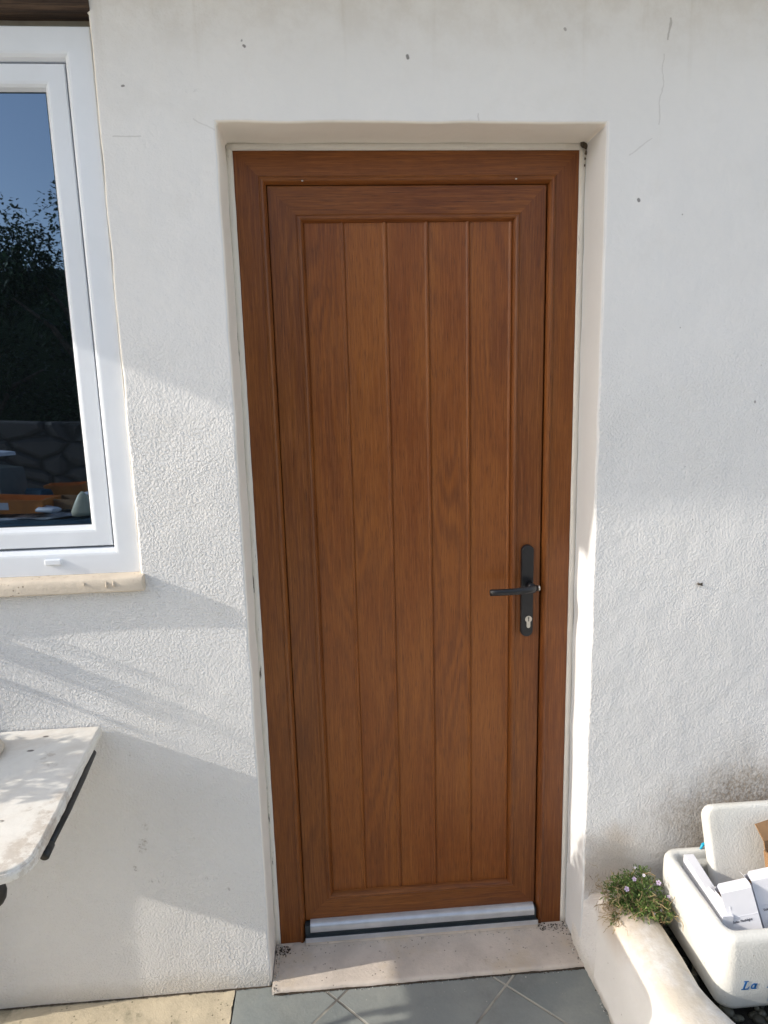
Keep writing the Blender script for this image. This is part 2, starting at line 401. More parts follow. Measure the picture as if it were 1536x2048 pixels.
# ------------------------------------------------------------------ house
house = empty('house', (.4, 0, 0), 'white rendered house front with a brown wooden door and a white framed window', 'house')
def hp(o): o.parent = house; o.matrix_parent_inverse = Matrix.Translation((-.4, 0, 0)); return o
DX0, DX1, DZ = -.014, .834, 2.122          # door opening
WX0, WX1, WZ0, WZ1 = -1.52, -.257, 1.12, 2.331   # window opening
def axis(lo, hi, marks, step):
    a = [lo]
    ms = sorted(m for m in marks if lo < m < hi) + [hi]
    for m in ms:
        n = max(1, round((m-a[-1])/step)); s0 = a[-1]
        a += [s0 + (m-s0)*i/n for i in range(1, n+1)]
    return a
xs = [-7, -4] + axis(-1.9, 1.9, [DX0, DX1, WX0, WX1], .022) + [4, 7]
zs = [-.3] + axis(-.09, 2.62, [DZ, WZ0, WZ1], .022) + [3.2]
def hole(x, z): return (DX0 < x < DX1 and z < DZ) or (WX0 < x < WX1 and WZ0 < z < WZ1)
def wv(x, z):
    d = .0030*noise.noise(Vector((x*2.6, z*2.6, 1))) + .0012*noise.noise(Vector((x*9, z*9, 4))) + .0005*noise.noise(Vector((x*30, z*30, 7)))
    j = .0022
    ox = j*noise.noise(Vector((x*11, z*11, 11))); oz = j*noise.noise(Vector((x*11, z*11, 21)))
    return (x+ox, WY+d, z+oz)
bm = bmesh.new(); grid = {}
def gv(i, k):
    if (i, k) not in grid: grid[(i, k)] = bm.verts.new(wv(xs[i], zs[k]))
    return grid[(i, k)]
for i in range(len(xs)-1):
    for k in range(len(zs)-1):
        if not hole((xs[i]+xs[i+1])/2, (zs[k]+zs[k+1])/2):
            bm.faces.new((gv(i, k), gv(i+1, k), gv(i+1, k+1), gv(i, k+1)))
for f in bm.faces: f.material_index = 0
def near(v, x0, x1, z0, z1): return x0-.006 < v.co.x < x1+.006 and z0-.006 < v.co.z < z1+.006
for (x0, x1, z0, z1, yb, n) in ((DX0, DX1, -.4, DZ, .03, 7), (WX0, WX1, WZ0, WZ1, .03, 6)):
    ring = [e for e in bm.edges if e.is_boundary and all(near(v, x0, x1, z0, z1) for v in e.verts) and e.verts[0].co.z < 3]
    for s in range(n):
        r = bmesh.ops.extrude_edge_only(bm, edges=ring)
        for v in [g for g in r['geom'] if isinstance(g, bmesh.types.BMVert)]:
            v.co.y += (yb-WY)/n; v.co.x += .0004*noise.noise(v.co*17)
        for f in [g for g in r['geom'] if isinstance(g, bmesh.types.BMFace)]: f.material_index = 1
        for e in ring:
            for f in e.link_faces:
                if len(f.verts) == 4 and abs(f.calc_center_median().y - WY) > .006: f.material_index = 1
        ring = [g for g in r['geom'] if isinstance(g, bmesh.types.BMEdge) and g.is_boundary and abs(g.verts[0].co.y-g.verts[1].co.y) < .009]
bmesh.ops.recalc_face_normals(bm, faces=bm.faces)
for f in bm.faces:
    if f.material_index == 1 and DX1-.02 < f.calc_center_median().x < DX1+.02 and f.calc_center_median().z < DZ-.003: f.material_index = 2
me = bpy.data.meshes.new('wall'); bm.to_mesh(me); bm.free()
wall = link('wall', me, [M['wall'], M['reveal'], M['reveal_dimmed']], None, bevel=.007, seg=3, ang=50); hp(wall)
# wall body behind the skin, so that no light leaks
mb = MB()
for b in ((-7, WX0-.02, -.3, 3.2), (WX1+.02, DX0-.02, -.3, 3.2), (DX1+.02, 7, -.3, 3.2), (WX0-.02, WX1+.02, -.3, WZ0-.02), (WX0-.02, WX1+.02, WZ1+.02, 3.2), (DX0-.02, DX1+.02, DZ+.02, 3.2), (DX0-.02, DX1+.02, -.3, -.02)):
    mb.box(b[0], b[1], -.105, .2, b[2], b[3])
mb.box(-7, 7, .2, .25, -.3, 3.2)
hp(mb.build('wall_core', M['reveal']))
# roof overhang above the door and window
mb = MB(); mb.box(-2.2, 7, -.43, -.12, 2.50, 2.62); mb.box(-2.2, 7, -.45, -.43, 2.49, 2.66)
hp(mb.build('eaves', M['reveal'], bevel=.006))
# mortar bead round the door frame
k = NT('cracked_mortar_bead'); X, Y, Z = k.sep()
cr = k.noise(1., v=k.map((95, 95, 7)), detail=7, rough=.75)
lf = k.rng(X, .3, .5, 1., .35)
c = k.mix(k.math('MULTIPLY', k.rng(cr, .60, .65), k.math('MULTIPLY', lf, k.rng(Z, 2.095, 2.10, 1., 0.))), (.74, .70, .63), (.05, .04, .03))
M['mortar'] = k.out(c, .85, k.bump(cr, .003))
mb = MB()
def strip(pts, wid, y0):   # wobbly bead along a straight run
    (xa, za), (xb, zb) = pts; n = int(math.hypot(xb-xa, zb-za)/.02); L = math.hypot(xb-xa, zb-za)
    nx_, nz_ = -(zb-za)/L, (xb-xa)/L; rings = []
    for i in range(n+1):
        t = i/n; x = xa+(xb-xa)*t; z = za+(zb-za)*t
        w2 = wid*(1+.12*noise.noise(Vector((x*25, 3, z*25)))); y = y0 - .0012*noise.noise(Vector((x*40, 9, z*40)))
        rings.append([Vector((x+nx_*q*w2, y+dy, z+nz_*q*w2)) for q, dy in ((-1, .02), (-1, .003), (-.4, -.0005), (.4, -.0005), (1, .003), (1, .02))])
    mb.loft(rings)
strip(((-.0075, 0.0), (-.0075, 2.118)), .0080, -.004)
strip(((.8275, 0.0), (.8275, 2.118)), .0080, -.004)
strip(((-.012, 2.1155), (.832, 2.1155)), .0080, -.0055)
hp(mb.build('mortar_bead', M['mortar'], smooth=True))
# broken plaster at the upper right corner
mb = MB()
for (x, z, s) in ((.822, 2.117, .012), (.832, 2.112, .010), (.831, 2.098, .006), (.830, 2.085, .004), (.829, 2.07, .003)):
    pts = []
    for a in range(7): q = a/7*6.283; rr = s*(.7+.5*rnd.random()); pts.append(Vector((x+rr*math.cos(q)*.6, -.012+.004*rnd.random(), z+rr*math.sin(q))))
    mb.add(pts+[Vector((x, -.015, z))], [(i, (i+1) % 7, 7) for i in range(7)])
hp(mb.build('plaster_chip', M['dirt']))

# doorstep slab
mb = MB()
pr = [(0, .05, -.001), (0, -.145, -.0005), (0, -.151, -.002), (0, -.1535, -.006), (0, -.154, -.03)]
n = 48; rows = []
for i in range(n+1):
    x = -.012 + .868*i/n
    rows.append([Vector((x, y-(.0025*noise.noise(Vector((x*14, 1, 1)))+.0015*noise.noise(Vector((x*50, 1, 1))) if y < -.1 else 0), z+.0012*noise.noise(Vector((x*8, y*8, 2))))) for _, y, z in pr])
m_ = len(pr); mb.add([q for r_ in rows for q in r_], [(i*m_+j, i*m_+j+1, (i+1)*m_+j+1, (i+1)*m_+j) for i in range(n) for j in range(m_-1)])
hp(mb.build('doorstep', M['step'], smooth=True))

# ---- door frame and leaf: mitred profiles
def mitred(mb, x0, x1, z0, z1, prof, bottom=True, flush_bottom=None):
    """prof: list of (inset, y). material 0 vertical grain, 1 horizontal"""
    def corner(ins): return [(x0+ins, z0+ins if bottom else z0), (x0+ins, z1-ins), (x1-ins, z1-ins), (x1-ins, z0+ins if bottom else z0)]
    sides = [(0, 1, 0), (1, 2, 1), (2, 3, 0)] + ([(3, 0, 1)] if bottom else [])
    for a, b, mi in sides:
        vs = []
        for ins, y in prof:
            c = corner(ins); vs += [(c[a][0], y, c[a][1]), (c[b][0], y, c[b][1])]
        mb.add(vs, [(2*i, 2*i+1, 2*i+3, 2*i+2) for i in range(len(prof)-1)], mi)
mb = MB()
mitred(mb, 0, .82, -.001, 2.108, [(0, .06), (0, .003), (.001, .0008), (.003, 0), (.0555, 0), (.057, -.0006), (.059, -.0026), (.0625, -.0034), (.066, -.0018), (.0695, .004), (.0722, .0105), (.0726, .05)], bottom=False)
fr = hp(mb.build('door_frame', [M['wood_v'], M['wood_h']], recalc=False))
# leaf
mb = MB()
LX0, LX1, LZ0, LZ1 = .0735, .7445, .058, 2.0345
mitred(mb, LX0, LX1, LZ0, LZ1, [(0, .05), (0, .0135), (.0012, .0115), (.003, .011), (.0640, .011), (.0655, .0102), (.068, .0084), (.0720, .0078), (.0755, .0102), (.0790, .016), (.0815, .0225), (.0818, .035)])
door = hp(mb.build('door', [M['wood_v'], M['wood_h']], recalc=False))
tag(door, 'brown wood-grain door leaf with five vertical planks')
def dp(o): o.parent = door; return o
# panel planks
mb = MB(); px = [.1535, .251, .354, .456, .558, .6645]; z0, z1 = .138, 1.956
prof = []
for a, b in zip(px[:-1], px[1:]):
    prof += [(a+.0002, .0250), (a+.0022, .0240), (a+.0055, .0230), (b-.0100, .0230), (b-.0060, .0203), (b-.0035, .0196), (b-.0012, .0218)]
vs = []
for x, y in prof: vs += [(x, y, z0), (x, y, z1)]
mb.add(vs, [(2*i, 2*i+2, 2*i+3, 2*i+1) for i in range(len(prof)-1)])
dp(mb.build('door_panel', M['wood_p'], recalc=False))
mb = MB(); mb.box(.0, .82, .055, .06, 0, 2.1); hp(mb.build('door_core', M['dark']))
# weather bar: sloped aluminium section along the foot of the leaf
mb = MB()
sec = [(.012, .063), (-.0015, .0595), (-.0075, .0545), (-.009, .051), (-.009, .0350), (-.007, .0335), (.012, .0335)]
mb.loft([[Vector((x, y, z)) for y, z in sec] for x in (.087, .739)])
dp(mb.build('weather_bar', M['alu'], bevel=.0008))
mb = MB()
mb.box(.0725, .7445, -.004, .05, .001, .0295, 1); mb.box(.0725, .7475, -.0150, -.004, .010, .0215, 1); mb.box(.0725, .7475, -.0172, -.0148, .0095, .0240, 0)
mb.box(.0735, .7465, -.0165, -.0042, .0003, .0098, 2)
mb.box(.0725, .0865, -.006, .012, .03, .055, 1); mb.box(.7395, .7445, -.006, .012, .03, .055, 1)
hp(mb.build('door_sill_rail', [M['alu'], M['alu_dark'], M['step']], bevel=.0006))
mb = MB()
for (xa, xb, yb, zb) in ((-.85, -.012, WY-.0012, -.0125), (-.006, .846, -.1560, -.0118)):
    n = 260; vs = []
    for i in range(n+1):
        x = xa+(xb-xa)*i/n; t_ = .0016+.0022*abs(noise.noise(Vector((x*35, 1, 4))))+.0012*noise.noise(Vector((x*120, 2, 2)))
        y = yb+.0012*noise.noise(Vector((x*28, 6, 6)))
        vs += [(x, y-t_, zb), (x, y, zb+.0015), (x, y+.004, zb+max(.0008, t_*.9))]
    mb.add(vs, [(3*i+j, 3*i+j+1, 3*i+j+4, 3*i+j+3) for i in range(n) for j in range(2)])
hp(mb.build('dirty_joint', M['dirt'], recalc=False))
# paint chips on the frame's lip
for x, z in ((.158, 2.041), (.665, 2.043)):
    mb = MB(); mb.box(x-.002, x+.002, -.0045, -.0005, z-.0012, z+.0012)
    hp(mb.build('paint_chip', M['crumb']))
# handle
hx, hz0, hz1 = .7075, .890, 1.144
mb = MB(); r = .0165; ring = []
def stadium(r, y, n=12):
    o = []
    for i in range(n+1): a = math.pi*i/n; o.append(Vector((hx+r*math.cos(a), y, hz1-.0165+r*math.sin(a))))
    for i in range(n+1): a = math.pi+math.pi*i/n; o.append(Vector((hx+r*math.cos(a), y, hz0+.0165+r*math.sin(a))))
    return o
mb.loft([stadium(.0165, .012), stadium(.0165, .003), stadium(.0158, .0005), stadium(.0142, -.0005)], cap0=False)
plate = dp(mb.build('handle_plate', M['black'], smooth=True)); 
b = plate.modifiers.new('w', 'WEIGHTED_NORMAL')
mb = MB()
ZL = 1.036
mb.tube([(.712, 0, ZL), (.712, -.030, ZL)], .0105, 20)
P = [(.7235, -.034, ZL), (.712, -.043, ZL+.0005), (.690, -.047, ZL-.001), (.66, -.0475, ZL-.0025), (.62, -.047, ZL-.003), (.5955, -.046, ZL-.003)]
rings = []
for i, p in enumerate(P):
    w_ = (.0085, .0105, .0098, .0090, .0088, .0088)[i]; d_ = .0075
    rings.append([Vector((p[0], p[1]+d_*math.sin(a)*.9*(1 if i else .7), p[2]+w_*math.cos(a))) for a in [2*math.pi*j/16 for j in range(16)]])
mb.loft(rings)
dp(mb.build('lever', M['black'], smooth=True))
mb = MB(); mb.tube([(.7265, -.0335, ZL), (.7295, -.0335, ZL)], [.0086, .0075], 18)
dp(mb.build('lever_end_cap', M['nickel'], smooth=True))
mb = MB(); cz = .940; o_ = []
for i in range(21):
    a = R(-58+296*i/20); o_.append((.7110+.0092*math.cos(a), cz+.0092*math.sin(a)))
o_ = [(x, z) for x, z in o_]
for i in range(9):
    a = math.pi+math.pi*i/8; o_.append((.7110+.0050*math.cos(a), cz-.0195+.0050*math.sin(a)))
mb.loft([[Vector((x, y, z)) for x, z in o_] for y in (.004, -.0022)])
dp(mb.build('lock_cylinder', M['nickel']))
mb = MB(); mb.box(.7102, .7118, -.0030, -.0020, cz-.0058, cz+.004)
for i in range(1): mb.tube([(.711, -.0031, cz+.004), (.711, -.0021, cz+.004)], .0019, 10)
dp(mb.build('keyhole', M['dark']))

# ---- window
WFY = -.112
mb = MB()
FX0, FX1, FZ0, FZ1 = -1.515, -.2605, 1.146, 2.309
mitred(mb, FX0, FX1, FZ0, FZ1, [(0, .0), (0, WFY+.002), (.002, WFY), (.046, WFY), (.051, WFY+.001), (.056, WFY+.006), (.060, WFY+.016), (.0605, WFY+.022), (.0605, -.05)])
win = hp(mb.build('window', [M['upvc'], M['upvc']], recalc=False, smooth=False))
tag(win, 'white plastic casement window frame')
def wp(o): o.parent = win; return o
SY = WFY+.013
for (a, b) in (((FX0+.062), -.90), (-.845, FX1-.0625)):
    mb = MB()
    mitred(mb, a, b, FZ0+.0655, FZ1-.0640, [(0, -.05), (0, SY+.003), (.002, SY), (.034, SY), (.039, SY+.001), (.044, SY+.006), (.049, SY+.017), (.0495, SY+.03)])
    wp(mb.build('window_sash', [M['upvc'], M['upvc']], recalc=False))
    mb = MB(); mb.box(a+.047, b-.047, SY+.0185, SY+.03, FZ0+.11, FZ1-.10)
    wp(mb.build('pane', M['glass']))
    mb = MB(); mitred(mb, a+.0475, b-.0475, FZ0+.0655+.0475, FZ1-.064-.0475, [(0, SY+.0165), (.0028, SY+.0165), (.0028, SY+.019)])
    wp(mb.build('pane_gasket', [M['alu_dark'], M['alu_dark']], recalc=False))
mb = MB(); mb.box(-.8985, -.8465, SY-.012, .0, FZ0+.0615, FZ1-.0615); wp(mb.build('mullion', M['upvc'], bevel=.004))
mb = MB(); mb.box(-.476, -.438, WFY-.0075, WFY+.001, 1.173, 1.187); wp(mb.build('drain_cap', M['upvc'], bevel=.003, seg=3))
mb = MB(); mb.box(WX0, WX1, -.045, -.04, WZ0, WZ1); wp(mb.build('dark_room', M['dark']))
# plaster strip and dark lintel over the window
mb = MB(); mb.box(WX0-.0, WX1+.006, -.090, .0, 2.309, 2.336); hp(mb.build('lintel_plaster', simple('dingy_plaster', (.34, .31, .25), .9, .15, 9, .002, 60)))
mb = MB(); rows = []
for i in range(41):
    x = WX0-.1+(WX1+.1-WX0+.004)*i/40
    j = .003*noise.noise(Vector((x*6, 0, 0)))+.002*noise.noise(Vector((x*25, 0, 0)))
    rows.append([Vector((x, -.126+j, 2.3295+j)), Vector((x, -.08, 2.328)), Vector((x, .0, 2.328)), Vector((x, 0, 2.46)), Vector((x, -.126, 2.46)), Vector((x, -.13+j, 2.40)), Vector((x, -.131+j, 2.335+j))])
mb.loft(rows)
hp(mb.build('lintel_beam', M['beam'], smooth=False))
# sill
mb = MB(); n = 44; rows = []
pr = [(-.09, 1.1485), (-.120, 1.147), (-.146, 1.1455), (-.152, 1.143), (-.1552, 1.138), (-.1558, 1.128), (-.1552, 1.114), (-.1525, 1.111), (-.147, 1.1105), (-.10, 1.110)]
for i in range(n+1):
    x = -1.56 + (1.56-.2475)*i/n
    e = .004 if i == n else 0
    rows.append([Vector((x, y+(e if y < -.14 else 0)+.0006*noise.noise(Vector((x*30, y*9, 0))), z+.0009*noise.noise(Vector((x*20, 5, z*50))))) for y, z in pr])
mb.loft(rows)
hp(mb.build('window_sill', M['sill'], smooth=False, bevel=.002, ang=35))
for (x, h_) in ((-.328, .014), (-.312, .012), (-.378, .006)):
    mb = MB(); mb.tube([(x, -.155, 1.139), (x+.0008, -.158, 1.136-h_*.4), (x, -.1575, 1.139-h_), (x, -.155, 1.137-h_)], [.0008, .0022, .0016, .0005], 8)
    hp(mb.build('plaster_drip', M['sill'], smooth=True))

# ------------------------------------------------------------------ low planter wall
M['lowwall'] = None
k = NT('low_wall_render'); X, Y, Z = k.sep()
c = k.mix(k.rng(k.noise(6, detail=6), .35, .7), (.785, .77, .75), (.74, .725, .70))
up_ = k.math('MULTIPLY', k.rng(Z, .20, .25), k.rng(Z, .262, .30, 1., .25))
c = k.mix(k.math('MULTIPLY', k.math('MULTIPLY', up_, k.rng(k.noise(9, detail=8, rough=.7), .25, .60)), .85), c, (.56, .495, .40))
e = k.rng(k.math('ADD', Y, k.math('MULTIPLY', k.noise(17, detail=6), .10)), -.33, -.22)
c = k.mix(k.math('MULTIPLY', k.math('MULTIPLY', e, k.math('MULTIPLY', k.rng(Z, .14, .22), k.rng(Z, .27, .33, 1., .25))), .6), c, (.47, .36, .25))
ft = k.rng(k.math('ADD', Z, k.math('MULTIPLY', k.noise(40, detail=6), .02)), .0, .022, 1., 0.)
c = k.mix(k.math('MULTIPLY', ft, .6), c, (.33, .29, .23))
c = k.mix(k.math('MULTIPLY', k.rng(k.voro(30), .04, .07, 1., 0.), k.rng(k.noise(6), .55, .6)), c, (.18, .13, .09))
crk = k.noise(1., v=k.map((40, 14, 30)), detail=5, dist=1.)
c = k.mix(k.math('MULTIPLY', k.rng(k.math('ABSOLUTE', k.math('SUBTRACT', crk, .5)), .004, .012, 1., 0.), k.rng(k.noise(5), .55, .65, 0., .45)), c, (.3, .24, .18))
M['lowwall'] = k.out(c, .8, k.bump(k.math('ADD', k.noise(110, detail=5), k.math('MULTIPLY', k.noise(14, detail=3), 3.)), .0014), spec=.25)
mb = MB(); rows = []
ys = [-.06-.012*i for i in range(150)]
prof = [(.842, -.06), (.846, 0.0), (.850, .08), (.853, .17), (.855, .205), (.860, .228), (.870, .244), (.886, .252), (.910, .255), (.935, .254), (.955, .249), (.970, .238), (.980, .220), (.985, .19), (.988, .05)]
for y in ys:
    d = max(0, -.127-y); near_ = math.exp(-max(0, d)/.07); r_ = []
    fl = max(0, -.47-y)
    for x, z in prof:
        xx = x - .016*near_*(1 if x < .88 else 0); zz = z + (-.055*math.exp(-max(0, d)/.05)*min(1, max(0, (z-.17)/.06)) if z > .18 else 0)
        xx += (.14*((x-.842)/.146)**2)*math.exp(-max(0, d)/.03)
        if x > .9: xx += min(.35, fl*.9*((x-.9)/.09)*(.25+fl*2.2))
        q = .0035*noise.noise(Vector((y*7, x*7, z*7))) + .0012*noise.noise(Vector((y*25, x*25, z*25)))
        if z < .01: xx += .004*noise.noise(Vector((y*40, 3, 3)))
        r_.append(Vector((xx+q, y, zz+(q if z > .2 else 0))))
    rows.append(r_)
mb.add([q for r_ in rows for q in r_], [(i*15+j, i*15+j+1, (i+1)*15+j+1, (i+1)*15+j) for i in range(len(rows)-1) for j in range(14)])
for fi, f in enumerate(mb.f):
    if sum(mb.v[i][1] for i in f)/4 > -.205: mb.mi[fi] = 1
lw = mb.build('planter_wall', [M['lowwall'], M['wall']], smooth=True)
tag(lw, 'low rounded whitewashed wall running forward from the right side of the doorway', 'wall')
# soil and pebbles
mb = MB(); mb.box(.97, 3, -1.9, -.1, -.04, .135); tag(mb.build('planter_soil', M['soil']), kind='structure')
mb = MB()
ico = bmesh.new(); bmesh.ops.create_icosphere(ico, subdivisions=2, radius=1); iv = [v.co.copy() for v in ico.verts]; ifc = [[v.index for v in f.verts] for f in ico.faces]; ico.free()
def pebble(mb, p, r, sq=.6, seed=0):
    q = Matrix.Rotation(rnd.random()*6.28, 3, 'Z') @ Matrix.Rotation(rnd.uniform(-.5, .5), 3, 'X')
    a, b, c_ = r*rnd.uniform(.8, 1.25), r*rnd.uniform(.7, 1.), r*sq
    mb.add([Vector(p)+q @ Vector((v.x*a*(1+.12*noise.noise(v*1.5+Vector((seed, 0, 0)))), v.y*b, v.z*c_)) for v in iv], ifc)
for i in range(950):
    x = rnd.uniform(.98, 1.6); y = rnd.uniform(-.95, -.12)
    pebble(mb, (x, y, .138+rnd.random()*.012), rnd.uniform(.008, .017), .65, i)
tag(mb.build('pebbles', M['pebble'], smooth=True), 'dark rounded pebbles filling the planter bed under the foam box', 'pebbles', kind='stuff')
mb = MB()
for i in range(7):
    x = rnd.uniform(1.10, 1.2); y = rnd.uniform(-.62, -.49); a = rnd.random()*3
    d = Vector((math.cos(a), math.sin(a), .1))*rnd.uniform(.012, .022); s_ = Vector((-d.y, d.x, 0))*.35; p = Vector((x, y, .168))
    mb.add([p-d, p-s_+Vector((0, 0, .004)), p+d, p+s_+Vector((0, 0, .004))], [(0, 1, 2, 3)])
tag(mb.build('dry_leaf_litter', M['dry']), 'dry tan leaves scattered on the dark pebbles', 'leaf litter', kind='stuff')

# ------------------------------------------------------------------ foam box
fb = empty('foam_box', (1.26, -.327, .152), 'white polystyrene fish box with blue lettering, full of small cartons', 'box')
def fp(o): o.parent = fb; o.matrix_parent_inverse = Matrix.Translation((-1.26, .327, -.152)); return o
mb = MB(); cx, cy, HX, HY = 1.262, -.328, .246, .150
rings = []
for ins, z, r_ in ((.040, .153, .03), (.024, .155, .035), (.014, .162, .04), (.008, .175, .042), (.004, .22, .042), (.0, .30, .042), (0, .338, .042), (.001, .348, .042), (.005, .356, .040), (.011, .359, .036), (.018, .360, .03), (.023, .358, .026), (.0255, .353, .025), (.027, .342, .024), (.028, .335, .024), (.034, .333, .022), (.036, .326, .022), (.040, .25, .022), (.044, .192, .02), (.05, .188, .02)):
    rings.append(rrect(cx, cy, HX-ins, HY-ins, r_*.82, z, 7))
mb.loft(rings)
for v in range(len(mb.v)):
    p = Vector(mb.v[v]); q = .0012*noise.noise(p*22)+.002*noise.noise(p*7)
    mb.v[v] = (p.x+q, p.y+q, p.z+q*.6)
body = fp(mb.build('box_body', M['foam'], smooth=True))
mb = MB()
mb.tube([(1.1535, -.4765, .346), (1.1525, -.483, .338), (1.1505, -.484, .30), (1.1485, -.483, .274), (1.1485, -.476, .262)], [.006, .009, .0088, .0082, .004], 12)
fp(mb.build('latch_rib', M['foam'], smooth=True))
# lettering, laid on the sloping front face
FW = Matrix.Translation((1.066, -.4768, .222)) @ Matrix.Rotation(R(90), 4, 'X') @ Matrix.Rotation(0, 4, 'Y')
def glyph(mb, polys, ox, s, sh=.22):
    for pl in polys:
        vs = [(ox+(x+sh*y)*s, y*s, z) for z in (0, .0012) for x, y in pl]; n = len(pl)
        mb.add(vs, [tuple(range(n-1, -1, -1)), tuple(range(n, 2*n))]+[(i, (i+1) % n, n+(i+1) % n, n+i) for i in range(n)])
mb = MB()
Lp = [[(.12, 0), (.32, 0), (.32, 1), (.12, 1)], [(0, .9), (.44, .9), (.44, 1.001), (0, 1.001)], [(-.001, -.001), (.7, -.001), (.7, .11), (-.001, .11)], [(.62, .10), (.70, .10), (.72, .34), (.64, .30)]]
ap = []
rr = [(.26+.26*math.cos(R(a)), .33+.33*math.sin(R(a))) for a in range(0, 360, 20)]; ri = [(.24+.10*math.cos(R(a)), .31+.19*math.sin(R(a))) for a in range(0, 360, 20)]
for i in range(18): j = (i+1) % 18; ap.append([ri[i], ri[j], rr[j], rr[i]])
ap += [[(.36, 0), (.54, 0), (.54, .62), (.36, .62)], [(.40, -.002), (.64, -.002), (.64, .09), (.40, .09)]]
Mp = [[(.10, 0), (.24, 0), (.24, 1), (.10, 1)], [(0, -.001), (.36, -.001), (.36, .1), (0, .1)], [(0, .9), (.30, .9), (.30, 1.001), (0, 1.001)], [(.16, 1), (.36, 1), (.60, .2), (.50, 0)], [(.50, 0), (.60, .2), (.84, 1), (.66, 1)], [(.76, 0), (.96, 0), (.96, 1), (.76, 1)], [(.70, .9), (1.08, .9), (1.08, 1.001), (.70, 1.001)], [(.66, -.001), (1.08, -.001), (1.08, .1), (.66, .1)]]
prints = []
for gp, ox in ((Lp, 0), (ap, .0205), (Mp, .060)):
    mb = MB(); glyph(mb, gp, ox, .0235); mb.v = [tuple(FW @ Vector(v)) for v in mb.v]
    prints.append(fp(mb.build('blue_letter', M['blue'])))
mb = MB()
rr = [(1.163+.030*math.cos(R(a)), .188+.022*math.sin(R(a))) for a in range(0, 360, 10)]; ri = [(1.163+.025*math.cos(R(a)), .188+.0175*math.sin(R(a))) for a in range(0, 360, 10)]
for i in range(36):
    j = (i+1) % 36; mb.add([(ri[i][0], -.4755, ri[i][1]), (ri[j][0], -.4755, ri[j][1]), (rr[j][0], -.4755, rr[j][1]), (rr[i][0], -.4755, rr[i][1])], [(0, 1, 2, 3)])
prints.append(fp(mb.build('blue_emblem', M['blue2'])))
# press the print onto the front face
from mathutils.bvhtree import BVHTree
dg = bpy.context.evaluated_depsgraph_get(); bvh = BVHTree.FromPolygons([v.co for v in body.data.vertices], [list(p.vertices) for p in body.data.polygons])
for o in prints:
    for v in o.data.vertices:
        h = bvh.ray_cast(Vector((v.co.x, -.6, v.co.z)), Vector((0, 1, 0)))
        if h[0]: v.co.y = h[0].y - .0012 - (0.0004 if v.co.y < -.4775 else 0)
# lid standing in the box
ld = empty('polystyrene_board', (1.30, -.325, .192), 'white polystyrene lid standing upright inside the foam box, leaning on the wall side', 'lid', rot=(R(-21), 0, 0))
mb = MB(); rings = []
def plate_rings(hx, hz, r_, cz):  # rounded rect in xz
    return lambda ins, y: [Vector((p.x, y, p.y+cz)) for p in rrect(0, 0, hx-ins, hz-ins, max(.004, r_-ins), 0, 7)]
f = plate_rings(.185, .16, .030, .16)
for ins, y in ((.006, .034), (.001, .030), (0, .024), (0, .006), (.004, .001), (.010, 0), (.028, 0.001), (.060, .0012), (.080, .0012)): rings.append(f(ins, y))
mb.loft(rings)
for v in range(len(mb.v)):
    p = Vector(mb.v[v]); q = .0018*noise.noise(p*14); mb.v[v] = (p.x, p.y+q, p.z+q)
mb.build('board_panel', M['foam'], ld, smooth=True)
# long narrow white carton along the left side
o = empty('long_white_carton', (1.066, -.33, .312), 'long narrow white carton lying along the left inner side of the foam box', 'carton', rot=(R(3), R(0), R(-3)))
mb = MB(); mb.box(-.0125, .0125, -.085, -.004, -.02, .052); mb.box(-.0125, .0125, -.0036, .110, -.02, .052)
mb.build('carton_sleeve', M['carton'], o, bevel=.0025)
mb = MB(); mb.box(-.0122, .0122, -.0852, .1102, -.0198, .0515); mb.build('carton_body', M['carton'], o)

